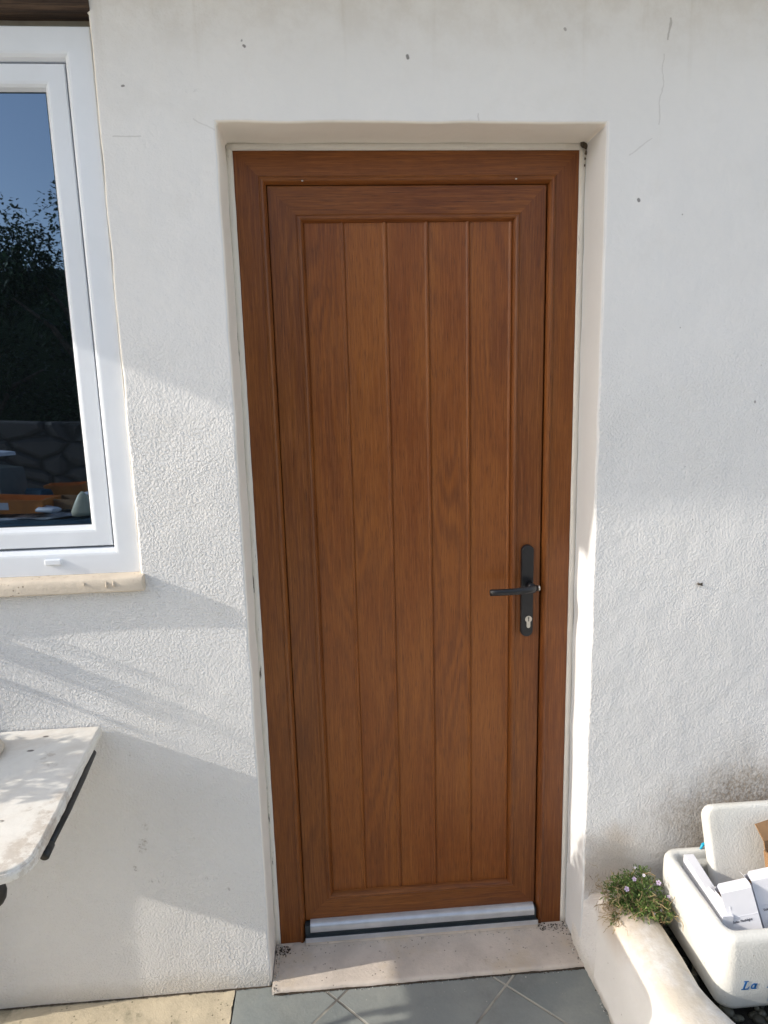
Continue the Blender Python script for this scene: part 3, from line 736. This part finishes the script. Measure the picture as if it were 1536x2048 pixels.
def carton(name, loc, rot, label, wd=.070, h=.150, dp_=.045, openside=True):
    o = empty(name, loc, label, 'carton', 'white flashlight cartons in the foam box', rot)
    mb = MB(); t = .0012
    mb.box(-wd/2, wd/2, -dp_/2, -dp_/2+t, 0, h); mb.box(-wd/2, wd/2, dp_/2-t, dp_/2, 0, h-.008)
    mb.box(-wd/2, -wd/2+t, -dp_/2+t, dp_/2-t, 0, h-.012); mb.box(wd/2-t, wd/2, -dp_/2+t, dp_/2-t, 0, h)
    mb.box(-wd/2+t, wd/2-t, -dp_/2+t, dp_/2-t, 0, t)
    b_ = mb.build('carton_body', M['carton'], o, bevel=.0004, seg=1)
    mb = MB()   # tuck flap rising behind the mouth with rounded corners
    pts = [(-wd/2, 0), (wd/2, 0), (wd/2+.001, .010)] + [(wd/2-.008+.008*math.cos(R(a)), .014+.008*math.sin(R(a))) for a in range(0, 91, 18)] + [(-wd/2+.008+.008*math.cos(R(a)), .014+.008*math.sin(R(a))) for a in range(90, 181, 18)]
    q = Matrix.Translation((0, -dp_/2+.0006, h)) @ Matrix.Rotation(R(-55), 4, 'X')
    vs = [q @ Vector((x, yy, z)) for yy in (0, .001) for x, z in pts]; n = len(pts)
    mb.add(vs, [tuple(range(n)), tuple(range(2*n-1, n-1, -1))]+[(i, n+i, n+(i+1) % n, (i+1) % n) for i in range(n)])
    mb.build('tuck_flap', M['carton'], o)
    mb = MB()   # side flap bent out on the left
    q = Matrix.Translation((-wd/2, 0, h-.012)) @ Matrix.Rotation(R(-28), 4, 'Y')
    vs = [q @ Vector(v) for v in ((0, -dp_/2+.002, 0), (0, dp_/2-.002, 0), (0, dp_/2-.008, .02), (0, -dp_/2+.008, .02))]
    vs += [v+Vector((.001, 0, 0)) for v in vs]
    mb.add(vs, [(0, 1, 2, 3), (7, 6, 5, 4), (0, 4, 5, 1), (1, 5, 6, 2), (2, 6, 7, 3), (3, 7, 4, 0)])
    mb.build('side_flap', M['carton'], o)
    mb = MB(); mb.box(-wd/2+.004, wd/2-.004, -dp_/2+.004, dp_/2-.004, .01, h-.02); mb.build('brown_insert', M['brown'], o)
    mw = Matrix.Translation((-wd/2+.009, -dp_/2-.0004, h-.071)) @ Matrix.Rotation(R(90), 4, 'X')
    text_mesh('carton_lettering', 'Solar Flashlight', .0073, M['ink'], o, mw, bold=.00008)
    mw = Matrix.Translation((-wd/2+.024, -dp_/2-.0004, h-.085)) @ Matrix.Rotation(R(90), 4, 'X')
    text_mesh('small_lettering', 'SF-L01MS', .005, M['ink2'], o, mw) if False else None
    mb = MB(); mb.box(-wd/2+.001, wd/2-.001, -dp_/2-.0007, -dp_/2, h-.0585, h-.0577); mb.build('label_edge', M['carton'], o)
    return o
carton('flashlight_carton', (1.121, -.415, .264), (R(-12), R(-14), R(-6)), 'open white flashlight carton nearest the left, its whole dark title readable')
carton('flashlight_carton', (1.199, -.405, .282), (R(-12), R(-14), R(-6)), 'open white flashlight carton cut by the right edge of the photo, set a little higher')
# another white side panel between
o = empty('loose_white_flap', (1.083, -.385, .262), 'loose white cardboard sheet stuck in the box between the long carton and the lettered ones', 'cardboard sheet', rot=(R(-4), R(-8), R(8)))
mb = MB(); mb.box(-.0008, .0008, -.030, .045, 0, .112); mb.build('sheet', M['carton'], o, bevel=.0004, seg=1)
# brown cardboard
o = empty('brown_cardboard_box', (1.318, -.335, .255), 'torn brown cardboard box standing behind the white cartons', 'cardboard box', rot=(R(-8), R(-6), R(10)))
mb = MB(); t = .003
mb.box(-.065, .065, -.035, -.035+t, 0, .165); mb.box(-.065, -.065+t, -.032, .04, 0, .175); mb.box(-.062, .065, .037, .04, 0, .2); mb.box(.062, .065, -.032, .037, 0, .17); mb.box(-.062, .062, -.032, .037, 0, .003)
mb.build('box_walls', M['brown'], o)
mb = MB(); q = Matrix.Translation((0, .038, .2)) @ Matrix.Rotation(R(-35), 4, 'X'); mb.box(-.062, .062, 0, .003, 0, .04, mat=q); mb.build('torn_flap', M['brown'], o)
# turquoise strap end
o = MB(); o.tube([(1.118, -.196, .360), (1.126, -.192, .369), (1.134, -.190, .371), (1.140, -.196, .366), (1.147, -.206, .357)], [.002, .0045, .0055, .005, .002], 8)
tag(o.build('turquoise_strap', M['ribbon'], smooth=True), 'bright turquoise strap end caught on the back rim of the foam box', 'strap')

# ------------------------------------------------------------------ plant at the foot of the wall
pl = empty('flowering_plant', (.925, -.225, .258), 'small straggly green plant with lilac flowers and dry stems growing on the low wall', 'plant')
def leafquad(mb, p, d, l, wd, mi=0, bend=.25):
    d = d.normalized(); s_ = d.cross(Vector((0, 0, 1)))
    if s_.length < .1: s_ = Vector((1, 0, 0))
    s_ = (s_.normalized()+Vector((0, 0, rnd.uniform(-.6, .6)))).normalized()*wd; up_ = Vector((0, 0, -bend*l))
    mb.add([p, p+d*l*.45+s_, p+d*l+up_, p+d*l*.45-s_], [(0, 1, 2, 3)], mi)
mb = MB(); ctr = Vector((.012, .0, .012))
def pdist():
    a = rnd.random()*6.283; e = rnd.uniform(-.15, 1.3)
    return Vector((math.cos(a)*math.cos(e), math.sin(a)*math.cos(e), math.sin(e)))
sub = [(Vector((.03, .02, .004)), .054, 26), (Vector((-.022, .005, .004)), .046, 22), (Vector((.055, -.035, -.012)), .038, 15), (Vector((-.045, -.04, -.03)), .020, 8), (Vector((.008, -.030, -.004)), .046, 30)]
for c0, r0, cnt in sub:
    for i in range(cnt*6):
        d = pdist(); base = c0 + d*r0*rnd.uniform(.45, 1.05)*Vector((1, 1, .85)).length/1.65
        base = c0 + Vector((d.x*r0, d.y*r0, d.z*r0*.85))*rnd.uniform(.4, 1.05)
        for j in range(7):
            dd = (d+Vector((rnd.gauss(0, .8), rnd.gauss(0, .8), rnd.gauss(.1, .6)))).normalized()
            leafquad(mb, base+Vector((rnd.gauss(0, .004), rnd.gauss(0, .004), rnd.gauss(0, .003))), dd, rnd.uniform(.007, .014), rnd.uniform(.0010, .0021))
mb.build('leaves', M['leaf'], pl, recalc=False)
mb = MB()
for i in range(260):
    c0, r0, _ = rnd.choice(sub); d = pdist(); p = c0+Vector((d.x*r0, d.y*r0, d.z*r0*.8))*rnd.uniform(.5, 1.1)
    pts = [p]; v = Vector((rnd.gauss(0, 1), rnd.gauss(-.3, 1), rnd.gauss(-.4, .7))).normalized()
    for s_ in range(rnd.randint(4, 8)):
        v = (v+Vector((rnd.gauss(0, .55), rnd.gauss(0, .55), rnd.gauss(-.12, .45)))).normalized(); p = p+v*.0075; pts.append(p)
    mb.tube(pts, [.0009]*(len(pts)-1)+[.0004], 4, cap=False)
mb.build('dry_stems', M['dry'], pl, smooth=True)
mb = MB()
for i in range(150):
    p = Vector((-.060+rnd.gauss(0, .012), -.005+rnd.gauss(0, .03), -.005+rnd.gauss(0, .022))); pts = [p]; v = Vector((rnd.gauss(-.3, 1), rnd.gauss(0, 1), rnd.gauss(-.3, 1))).normalized()
    for s_ in range(4): v = (v+Vector((rnd.gauss(0, .6), rnd.gauss(0, .6), rnd.gauss(-.1, .5)))).normalized(); p = p+v*.006; pts.append(p)
    mb.tube(pts, .0005, 3, cap=False)
mb.build('dry_roots', M['dry'], pl, smooth=True)
fl0 = None
for i, (x, y, z, s_) in enumerate([(-.028, -.03, .052, 1.15), (.0, -.01, .062, 1.0), (.062, -.015, .05, 1.15), (.03, .0, .062, .7), (.082, -.03, .02, .8), (.03, -.062, .005, .7), (.055, -.05, .0, .6), (.02, .03, .062, .6)]):
    mb = MB()
    nrm = Vector((rnd.gauss(-.1, .25), -1, rnd.gauss(.7, .2))).normalized(); a1 = nrm.cross(Vector((0, 0, 1))).normalized(); b1 = nrm.cross(a1)
    p = Vector((x, y, z)); R0 = .0052*s_
    for j in range(5):
        a = 2*math.pi*j/5+i; u = a1*math.cos(a)+b1*math.sin(a); v = -a1*math.sin(a)+b1*math.cos(a)
        vs = [p, p+u*R0*.5+v*R0*.32, p+u*R0*.95+v*R0*.42+nrm*.0008, p+u*R0*1.1+nrm*.0003, p+u*R0*.95-v*R0*.42+nrm*.0008, p+u*R0*.5-v*R0*.32]
        mb.add(vs, [(0, 1, 2, 3, 4, 5)], 0)
    mb.add([p+nrm*.0012+(a1*math.cos(t_)+b1*math.sin(t_))*.0012*s_ for t_ in (0, 1.57, 3.14, 4.71)], [(0, 1, 2, 3)], 1)
    mb.build('flower', [M['petal'] if i not in (3, 5, 6, 7) else M['petal2'], M['dirt']], pl, recalc=False)

pl.scale = (1.0, 1.0, 1.0)
# ------------------------------------------------------------------ marble table by the wall
tb = empty('marble_table', (-.85, -.37, -.014), 'weathered white marble table on a black wrought iron base under the window', 'table')
def tp(o): o.parent = tb; o.matrix_parent_inverse = Matrix.Translation((.85, .37, .014)); return o
TZ = .769
ol = []
def outl():
    P = []
    P += [(-.3835, -.1315), (-.378, -.20), (-.3715, -.28), (-.364, -.36), (-.356, -.44), (-.350, -.51), (-.3465, -.56)]
    for a in range(-5, -96, -13): P.append((-.3925+.047*math.cos(R(a)), -.592+.047*math.sin(R(a))))
    P += [(-.46, -.642), (-.6, -.646), (-.8, -.648), (-1.0, -.646), (-1.25, -.642)]
    for a in range(-98, -181, -16): P.append((-1.27+.047*math.cos(R(a)), -.595+.047*math.sin(R(a))))
    P += [(-1.325, -.45), (-1.325, -.30), (-1.325, -.1315), (-1.1, -.1315), (-.9, -.1315), (-.7, -.1315), (-.5, -.1315)]
    return P
base_o = outl(); fine_o = []
for i, p in enumerate(base_o):
    q = base_o[(i+1) % len(base_o)]; L = math.hypot(q[0]-p[0], q[1]-p[1]); n = max(1, int(L/.012))
    for j in range(n): fine_o.append((p[0]+(q[0]-p[0])*j/n, p[1]+(q[1]-p[1])*j/n))
cxx, cyy = -.85, -.385
mb = MB(); rings = []
for ins, z in ((.006, TZ-.024), (.001, TZ-.0225), (0, TZ-.020), (0, TZ-.010), (.001, TZ-.006), (.003, TZ-.005), (.004, TZ-.001), (.007, TZ)):
    r_ = []
    for (x, y) in fine_o:
        d = Vector((x-cxx, (y-cyy)*1.7, 0)).normalized(); jag = .0014*noise.noise(Vector((x*30, y*30, z*60)))+.0012*noise.noise(Vector((x*90, y*90, z*90)))
        edge = 0 if y > -.14 else 1
        r_.append(Vector((x-d.x*(ins+jag), y-d.y*(ins+jag)*edge, z)))
    rings.append(r_)
mb.loft(rings)
tp(mb.build('table_top', M['marble'], smooth=False))
mb = MB()
BZ = TZ-.034
mb.tube([(-.382, -.20, BZ+.003), (-.370, -.30, BZ+.002), (-.3585, -.42, BZ+.001), (-.352, -.525, BZ)], .0070, 12)
mb.tube([(-.352, -.524, BZ), (-.350, -.553, BZ-.002)], [.0095, .0092], 14)
mb.tube([(-.38, -.20, BZ), (-1.3, -.20, BZ)], .009, 10); mb.tube([(-.375, -.50, BZ), (-1.3, -.50, BZ)], .009, 10); mb.tube([(-1.3, -.2, BZ), (-1.3, -.55, BZ)], .009, 10)
tp(mb.build('iron_rail', M['iron'], smooth=True))
for sx in (0, 1):
    for sy in (-.40, -.50):
        X0 = (-.478 if sy == -.50 else -.70) if sx == 0 else -1.17; sg = 1 if sx == 0 else -1
        mb = MB()
        pts = [Vector((X0+sg*(-.02+.036*math.cos(R(a))), sy, .628+.036*math.sin(R(a)))) for a in range(200, -100, -20)]
        pts += [Vector((X0+sg*q, sy, z)) for q, z in ((-.07, .55), (-.15, .45), (-.23, .32), (-.26, .18), (-.25, .07), (-.20, .0))]
        mb.tube(pts, .0085, 10)
        mb.tube([(X0+sg*-.055, sy, .628), (X0+sg*-.06, sy, BZ)], .008, 8)
        tp(mb.build('leg', M['iron'], smooth=True))
mb = MB(); mb.tube([(-.84+.17*math.cos(R(a)), -.45+.05*math.sin(R(a)), .20) for a in range(0, 361, 12)], .008, 8); tp(mb.build('stretcher_ring', M['iron'], smooth=True))
# round stone on the table
mb = MB(); rings = []
for r0, z in ((.110, 0), (.122, .003), (.126, .007), (.124, .011), (.112, .014), (.06, .015), (.01, .0155)):
    rings.append([Vector((r0*math.cos(a)*(1+.04*noise.noise(Vector((math.cos(a)*2, math.sin(a)*2, 1)))), r0*.72*math.sin(a), z+.002*noise.noise(Vector((math.cos(a)*3, math.sin(a)*3, r0*20))))) for a in [2*math.pi*i/48 for i in range(48)]])
mb.loft(rings)
o = mb.build('round_stone_slab', M['sill'], smooth=True, loc=(-.690, -.245, TZ+.0005))
tag(o, 'flat rounded cream stone lying on the marble table top', 'stone')

# ------------------------------------------------------------------ plants left of the frame (they cast the leaf shadows)
def pot(name, loc, r, h, parent):
    mb = MB(); rings = []
    for q, z in ((.68, 0), (.95, h*.8), (1.05, h*.8), (1.05, h), (.92, h), (.9, h*.88)):
        rings.append([Vector((r*q*math.cos(2*math.pi*i/28), r*q*math.sin(2*math.pi*i/28), z)) for i in range(28)])
    mb.loft(rings); return mb.build(name, M['pot'], parent, loc=loc, smooth=False)
pp = empty('potted_shrub', (-1.16, -.325, TZ+.001), 'bushy green shrub in a terracotta pot on the left end of the marble table', 'potted plant')
pot('pot', (0, 0, 0), .075, .13, pp)
mb = MB()
for i in range(60):
    a = rnd.random()*6.28; e = rnd.uniform(.5, 1.4); L = rnd.uniform(.10, .27)
    d = Vector((math.cos(a)*math.cos(e), math.sin(a)*math.cos(e)*1.0, math.sin(e))); p0 = Vector((0, 0, .12)); p1 = p0+d*L
    if p1.y > .15: p1.y = .15*rnd.random()
    mb.tube([p0, p0.lerp(p1, .5)+Vector((0, 0, .015)), p1], [.002, .0015, .001], 4, cap=False)
mb.build('stems', M['trunk'], pp)
mb = MB()
for i in range(2600):
    a = rnd.random()*6.28; rr_ = math.sqrt(rnd.random()); x = math.cos(a)*rr_*.15; y = math.sin(a)*rr_*.19-.005
    ztop = .50 - 5.*max(0, y+.04)**1.5*1.2 - x*x*4 - (1.5*max(0, -y-.1)**1.5) + .02*noise.noise(Vector((x*30, y*30, 1)))
    z = rnd.uniform(.16, max(.2, ztop))
    d = Vector((rnd.gauss(0, 1), rnd.gauss(0, 1), rnd.gauss(.2, .7)))
    leafquad(mb, Vector((x, y, z)), d, rnd.uniform(.018, .034), rnd.uniform(.005, .009))
mb.build('leaves', M['leaf'], pp, recalc=False)
sp = empty('spider_plant', (-1.17, -.1365, 1.150), 'long leaved plant in a small pot at the left end of the window sill', 'potted plant')
pot('pot', (0, 0.0, 0), .018, .035, sp)
mb = MB()
def strap(pts, wd):
    vs = []; n = len(pts)
    for i, p in enumerate(pts):
        ww = wd*(1-abs(2*i/(n-1)-1)**2.2)+.0003; vs += [p+Vector((ww, 0, ww*.3)), p-Vector((ww, 0, ww*.3))]
    mb.add(vs, [(2*i, 2*i+1, 2*i+3, 2*i+2) for i in range(n-1)])
for i in range(46):
    zc = -.004 + rnd.choice([.080, .083, .085, .087, .089, .091, .066, .105, .150, .156, .015, .005]) + rnd.gauss(0, .003); dy = rnd.uniform(.07, .15); xo = rnd.gauss(0, .02)
    strap([Vector((xo*.3, 0, .03)), Vector((xo*.6, -dy*.25, .03+(zc-.03)*.8)), Vector((xo, -dy*.5, zc)), Vector((xo, -dy*.8, zc-.004)), Vector((xo, -dy, zc-.02))], rnd.uniform(.0012, .0045))
mb.build('leaves', M['leaf'], sp, recalc=False)

crate = empty('added_shade_crate', (-1.10, -.158, -.012), 'added unseen slatted wooden crate that shades the wall beneath the marble table', 'crate')  # crate added out of view to shade the wall beside the lit patch
mb = MB()
for z in (0, .13, .26, .39, .50): mb.box(-.27, .26+z*.05, -.026, -.020, z, z+.115)
for z in (0, .13, .26, .39, .50): mb.box(-.27, .26+z*.05, .018, .024, z, z+.115)
mb.box(-.27, -.262, -.02, .018, 0, .61); mb.box(.25, .262, -.02, .018, 0, .61)
mb.build('slats', M['trunk'], crate)
# ------------------------------------------------------------------ fly on the wall
fl = empty('fly', (1.108, WY-.004, 1.057), 'tiny dark fly resting on the white wall right of the door', 'insect')
mb = MB(); mb.tube([(-.006, 0, .0015), (-.003, 0, .001), (.001, 0, 0), (.006, 0, -.001), (.009, 0, -.0015)], [.001, .0022, .0024, .002, .0006], 8); mb.build('body', M['dirt'], fl, smooth=True)
mb = MB()
for s_ in (1, -1): mb.add([(-.001, -.001, 0), (.004, -.002, s_*.004), (.010, -.0015, s_*.0035), (.006, -.001, 0)], [(0, 1, 2, 3)])
mb.tube([(-.002, 0, .001), (-.003, .002, .006)], .0005, 4); mb.tube([(0, 0, -.001), (-.002, .002, -.007)], .0005, 4)
mb.build('wings', M['dirt'], fl)
# plaster crumbs and dirt
mb = MB(); mc = MB()
tet = [Vector((1, 0, -.5)), Vector((-.6, .8, -.5)), Vector((-.6, -.8, -.5)), Vector((0, 0, .8))]
def crumb(m, x, y, z, s_):
    q = Matrix.Rotation(rnd.random()*6.28, 3, 'Z') @ Matrix.Rotation(rnd.random()*6.28, 3, 'X')
    m.add([Vector((x, y, z))+q @ (v*s_*rnd.uniform(.6, 1.2)) for v in tet], [(0, 1, 2), (0, 1, 3), (1, 2, 3), (0, 2, 3)])
for i in range(620):
    t = rnd.random(); m = mb if rnd.random() < .75 else mc
    if t < .3: crumb(m, rnd.uniform(.0, .83), -.020-abs(rnd.gauss(0, .008)), .001, rnd.uniform(.0006, .0020))
    elif t < .5: crumb(m, .842-abs(rnd.gauss(0, .014)), rnd.uniform(-.15, -.01), .001, rnd.uniform(.001, .0032))
    elif t < .75: crumb(m, .845-abs(rnd.gauss(0, .004)), rnd.uniform(-.7, -.15), -.012, rnd.uniform(.001, .003))
    elif t < .88: crumb(m, rnd.uniform(-.01, .84), -.157-abs(rnd.gauss(0, .004)), -.012, rnd.uniform(.0008, .0025))
    else: crumb(m, -.008+abs(rnd.gauss(0, .008)), rnd.uniform(-.17, 0), .001, rnd.uniform(.001, .003))
for i in range(160): crumb(mb, rnd.uniform(-.1, .84), rnd.uniform(-.6, -.02), -.012 if rnd.random() < .7 else .0008, rnd.uniform(.0005, .0011))
tag(mb.build('plaster_crumbs', M['crumb']), 'pale plaster crumbs scattered along the edges of the doorstep', 'crumbs', kind='stuff')
for i in range(300):
    t = rnd.random()
    if t < .25: crumb(mc, rnd.uniform(-.012, .03), -.028+rnd.gauss(0, .008), .001, rnd.uniform(.001, .004))
    elif t < .6: crumb(mc, rnd.uniform(0, .84), -.1575, -.012, rnd.uniform(.001, .003))
    elif t < .85: crumb(mc, rnd.uniform(.75, .835), -.022+rnd.gauss(0, .008), .001, rnd.uniform(.001, .0035))
    else: crumb(mc, rnd.uniform(-.8, -.02), WY-.004, -.011, rnd.uniform(.001, .003))
tag(mc.build('dark_dirt', M['dirt']), 'dark dirt gathered in the corners and joints round the doorstep', 'dirt', kind='stuff')

# ------------------------------------------------------------------ garden behind the camera (seen mirrored in the window)
def stonewall():
    k = NT('garden_stone'); v = k.map((2.7, 1, 5.))
    e = k.voro(1., v=v, feature='DISTANCE_TO_EDGE'); cl = k.n('TexVoronoi'); k.set(cl.inputs['Vector'], v); cl.inputs['Scale'].default_value = 1
    c = k.mix(k.noise(6, detail=6), (.06, .05, .042), (.12, .10, .085))
    c = k.mix(k.rng(e, .02, .08, 1., 0.), c, (.03, .026, .02))
    return k.out(c, .9, k.bump(k.rng(e, 0., .15), .05))
mb = MB(); mb.box(-12, 4, -5.6, -5.2, -.05, 1.35)
tag(mb.build('garden_wall', stonewall(), bevel=.03), 'dry stone garden wall facing the house', 'wall')
def tree(loc, h, r, label):
    t = empty('garden_tree', loc, label, 'tree', 'trees behind the garden wall')
    mb = MB(); mb.tube([(0, 0, 0), (.05, 0, h*.3), (-.05, .05, h*.6)], [.12, .09, .04], 8)
    for i in range(5):
        a = i*1.25; mb.tube([(0, 0, h*(.3+.06*i)), (math.cos(a)*r*.3, math.sin(a)*r*.3, h*(.45+.06*i)), (math.cos(a)*r*.6, math.sin(a)*r*.6, h*(.5+.07*i))], [.05, .03, .01], 6)
    mb.build('trunk', M['trunk'], t)
    mb = MB(); cl = []
    for i in range(26):
        a = rnd.random()*6.28; q = math.sqrt(rnd.random())*r*.8; cl.append((Vector((math.cos(a)*q, math.sin(a)*q, h*rnd.uniform(.22, .88)-q*.25)), rnd.uniform(.38, .66)*r*.62))
    for c0, r0 in cl:
        for j in range(480):
            d = Vector((rnd.gauss(0, 1), rnd.gauss(0, 1), rnd.gauss(0, 1))).normalized(); p = c0+d*r0*rnd.uniform(.6, 1.05)
            leafquad(mb, p, d+Vector((rnd.gauss(0, .7), rnd.gauss(0, .7), rnd.gauss(0, .7))), rnd.uniform(.04, .085), rnd.uniform(.014, .028))
    mb.build('crown', M['hedge'], t, recalc=False)
for i, (x, y, h, r) in enumerate([(-7.6, -7.8, 4.8, 1.7), (-5.4, -7.2, 4.25, 1.5), (-3.9, -6.8, 3.85, 1.3), (-2.6, -6.9, 4.1, 1.3), (-1.1, -7.2, 4.45, 1.5), (.9, -7.6, 4.9, 1.6)]):
    tree((x, y, -.05), h, r, ['largest', 'second', 'third', 'fourth', 'fifth', 'last'][i]+' dark leafy tree from the left behind the garden wall')
mb = MB(); mb.box(-12, 4, -9.6, -9.2, -.05, 3.3); tag(mb.build('dark_hedge', M['hedge']), 'tall clipped dark hedge behind the garden trees', 'hedge')
# work table with boxes
wt = empty('work_table', (-1.75, -3.2, -.05), 'folding work table in the garden covered with a silvery cloth', 'table')
mb = MB(); mb.box(-.9, .9, -.5, .75, .80, .83); mb.build('table_top', M['alu_dark'], wt)
for x in (-.8, .8):
    for y in (-.4, .65): m_ = MB(); m_.tube([(x, y, 0), (x, y, .8)], .015, 8); m_.build('leg', M['iron'], wt)
M['orange'] = simple('orange_carton', (.62, .20, .03), .6, .15, 8)
M['cream'] = simple('cream_plastic', (.85, .78, .55), .4, .1)
M['grey'] = simple('grey_plastic', (.13, .14, .13), .6, .1)
M['tealcloth'] = simple('teal_cloth', (.015, .06, .09), .8, .3)
M['silver'] = simple('silver_sheet', (.62, .64, .66), .4, .5, 9)
def cloth(name, x0, x1, y0, y1, z, mat, label, amp=.02, sc=7):
    mb = MB(); n = 30
    mb.add([(x0+(x1-x0)*i/n, y0+(y1-y0)*j/n, z+amp+amp*noise.noise(Vector((i*sc/n+x0, j*sc/n+y0, x0*3)))) for j in range(n+1) for i in range(n+1)], [(j*(n+1)+i, j*(n+1)+i+1, (j+1)*(n+1)+i+1, (j+1)*(n+1)+i) for j in range(n) for i in range(n)])
    o = mb.build(name, mat, smooth=True); s_ = o.modifiers.new('Solidify', 'SOLIDIFY'); s_.thickness = .003
    return tag(o, label, 'cloth')
cloth('silver_sheet', -2.5, -1.0, -3.3, -2.75, .782, M['silver'], 'crumpled silver sheet on the garden work table', .03, 9)
cloth('teal_cloth', -2.6, -.95, -2.75, -2.46, .782, M['tealcloth'], 'dark teal cloth along the front of the garden work table', .02)
def obox(name, loc, rot, d, mat, label, cat='box', lab=None):
    o = empty(name, loc, label, cat, rot=(0, 0, R(rot))); a, b, h = d; t = .006; mb = MB()
    mb.box(-a/2, a/2, -b/2, -b/2+t, 0, h); mb.box(-a/2, a/2, b/2-t, b/2, 0, h); mb.box(-a/2, -a/2+t, -b/2+t, b/2-t, 0, h); mb.box(a/2-t, a/2, -b/2+t, b/2-t, 0, h); mb.box(-a/2+t, a/2-t, -b/2+t, b/2-t, 0, t)
    mb.build('box_walls', mat, o)
    if lab:
        mb = MB(); mb.box(-a*.2, a*.12, b/2, b/2+.002, h*.3, h*.8); mb.build('label_patch', lab, o)
    return o
obox('orange_box', (-1.95, -2.95, .84), 8, (.62, .25, .085), M['orange'], 'open long orange carton on the silver sheet', lab=M['carton'])
obox('orange_crate', (-1.86, -3.75, .80), -5, (.30, .22, .12), M['orange'], 'smaller orange crate at the back of the garden work table')
obox('cardboard_tray', (-1.55, -3.0, .84), 20, (.30, .2, .07), M['brown'], 'brown cardboard tray beside the orange carton')
obox('grey_bin', (-2.35, -3.55, .80), 12, (.38, .3, .26), M['grey'], 'grey plastic bin at the left of the garden work table')
obox('tall_cardboard_box', (-1.27, -3.2, .84), 15, (.14, .14, .2), M['brown'], 'upright brown cardboard box on the right of the garden work table')
mb = MB(); mb.loft([[Vector((r0*math.cos(2*math.pi*i/20), r0*.6*math.sin(2*math.pi*i/20), z)) for i in range(20)] for r0, z in ((.075, 0), (.08, .03), (.055, .09), (.03, .14), (.008, .165))])
tag(mb.build('cream_bag', M['cream'], smooth=True, loc=(-1.36, -2.72, .82)), 'rounded cream plastic bag on the teal cloth', 'bag')
for i, (x, y, z, sx, sy, h_, rz, cm, lb) in enumerate([(-1.62, -2.78, .85, .16, .09, .03, 20, 'carton', 'crumpled white paper packet in front of the orange carton'), (-2.15, -2.80, .85, .12, .10, .05, -15, 'brown', 'small brown packet on the silver sheet'), (-1.50, -3.40, .83, .25, .16, .05, 8, 'carton', 'flat white tray behind the cardboard tray'), (-1.95, -3.42, .83, .20, .12, .09, 30, 'tealcloth', 'folded dark blue cloth bundle behind the orange carton')]):
    q = Matrix.Rotation(R(rz), 4, 'Z'); mb = MB(); rings = []
    for ins, zz in ((.01, 0), (0, h_*.2), (0, h_*.7), (.012, h_)):
        rings.append([q @ (p+Vector((.006*noise.noise(p*25+Vector((i, 0, zz*30))), .006*noise.noise(p*25+Vector((0, i, zz*30))), .01*noise.noise(p*20)))) for p in rrect(0, 0, sx/2-ins, sy/2-ins, .015, zz, 4)])
    mb.loft(rings); tag(mb.build(['paper_packet', 'brown_packet', 'white_tray', 'cloth_bundle'][i], M[cm], smooth=True, loc=(x, y, z)), lb, ['packet', 'packet', 'tray', 'cloth'][i])
bt = empty('side_table', (-2.95, -4.2, -.05), 'small white topped table near the garden wall', 'table')
mb = MB(); mb.box(-.4, .4, -.3, .3, 1.13, 1.16); mb.build('table_top', M['carton'], bt)
mb = MB(); mb.tube([(0, 0, 0), (0, 0, 1.13)], .03, 8); mb.build('leg', M['iron'], bt)
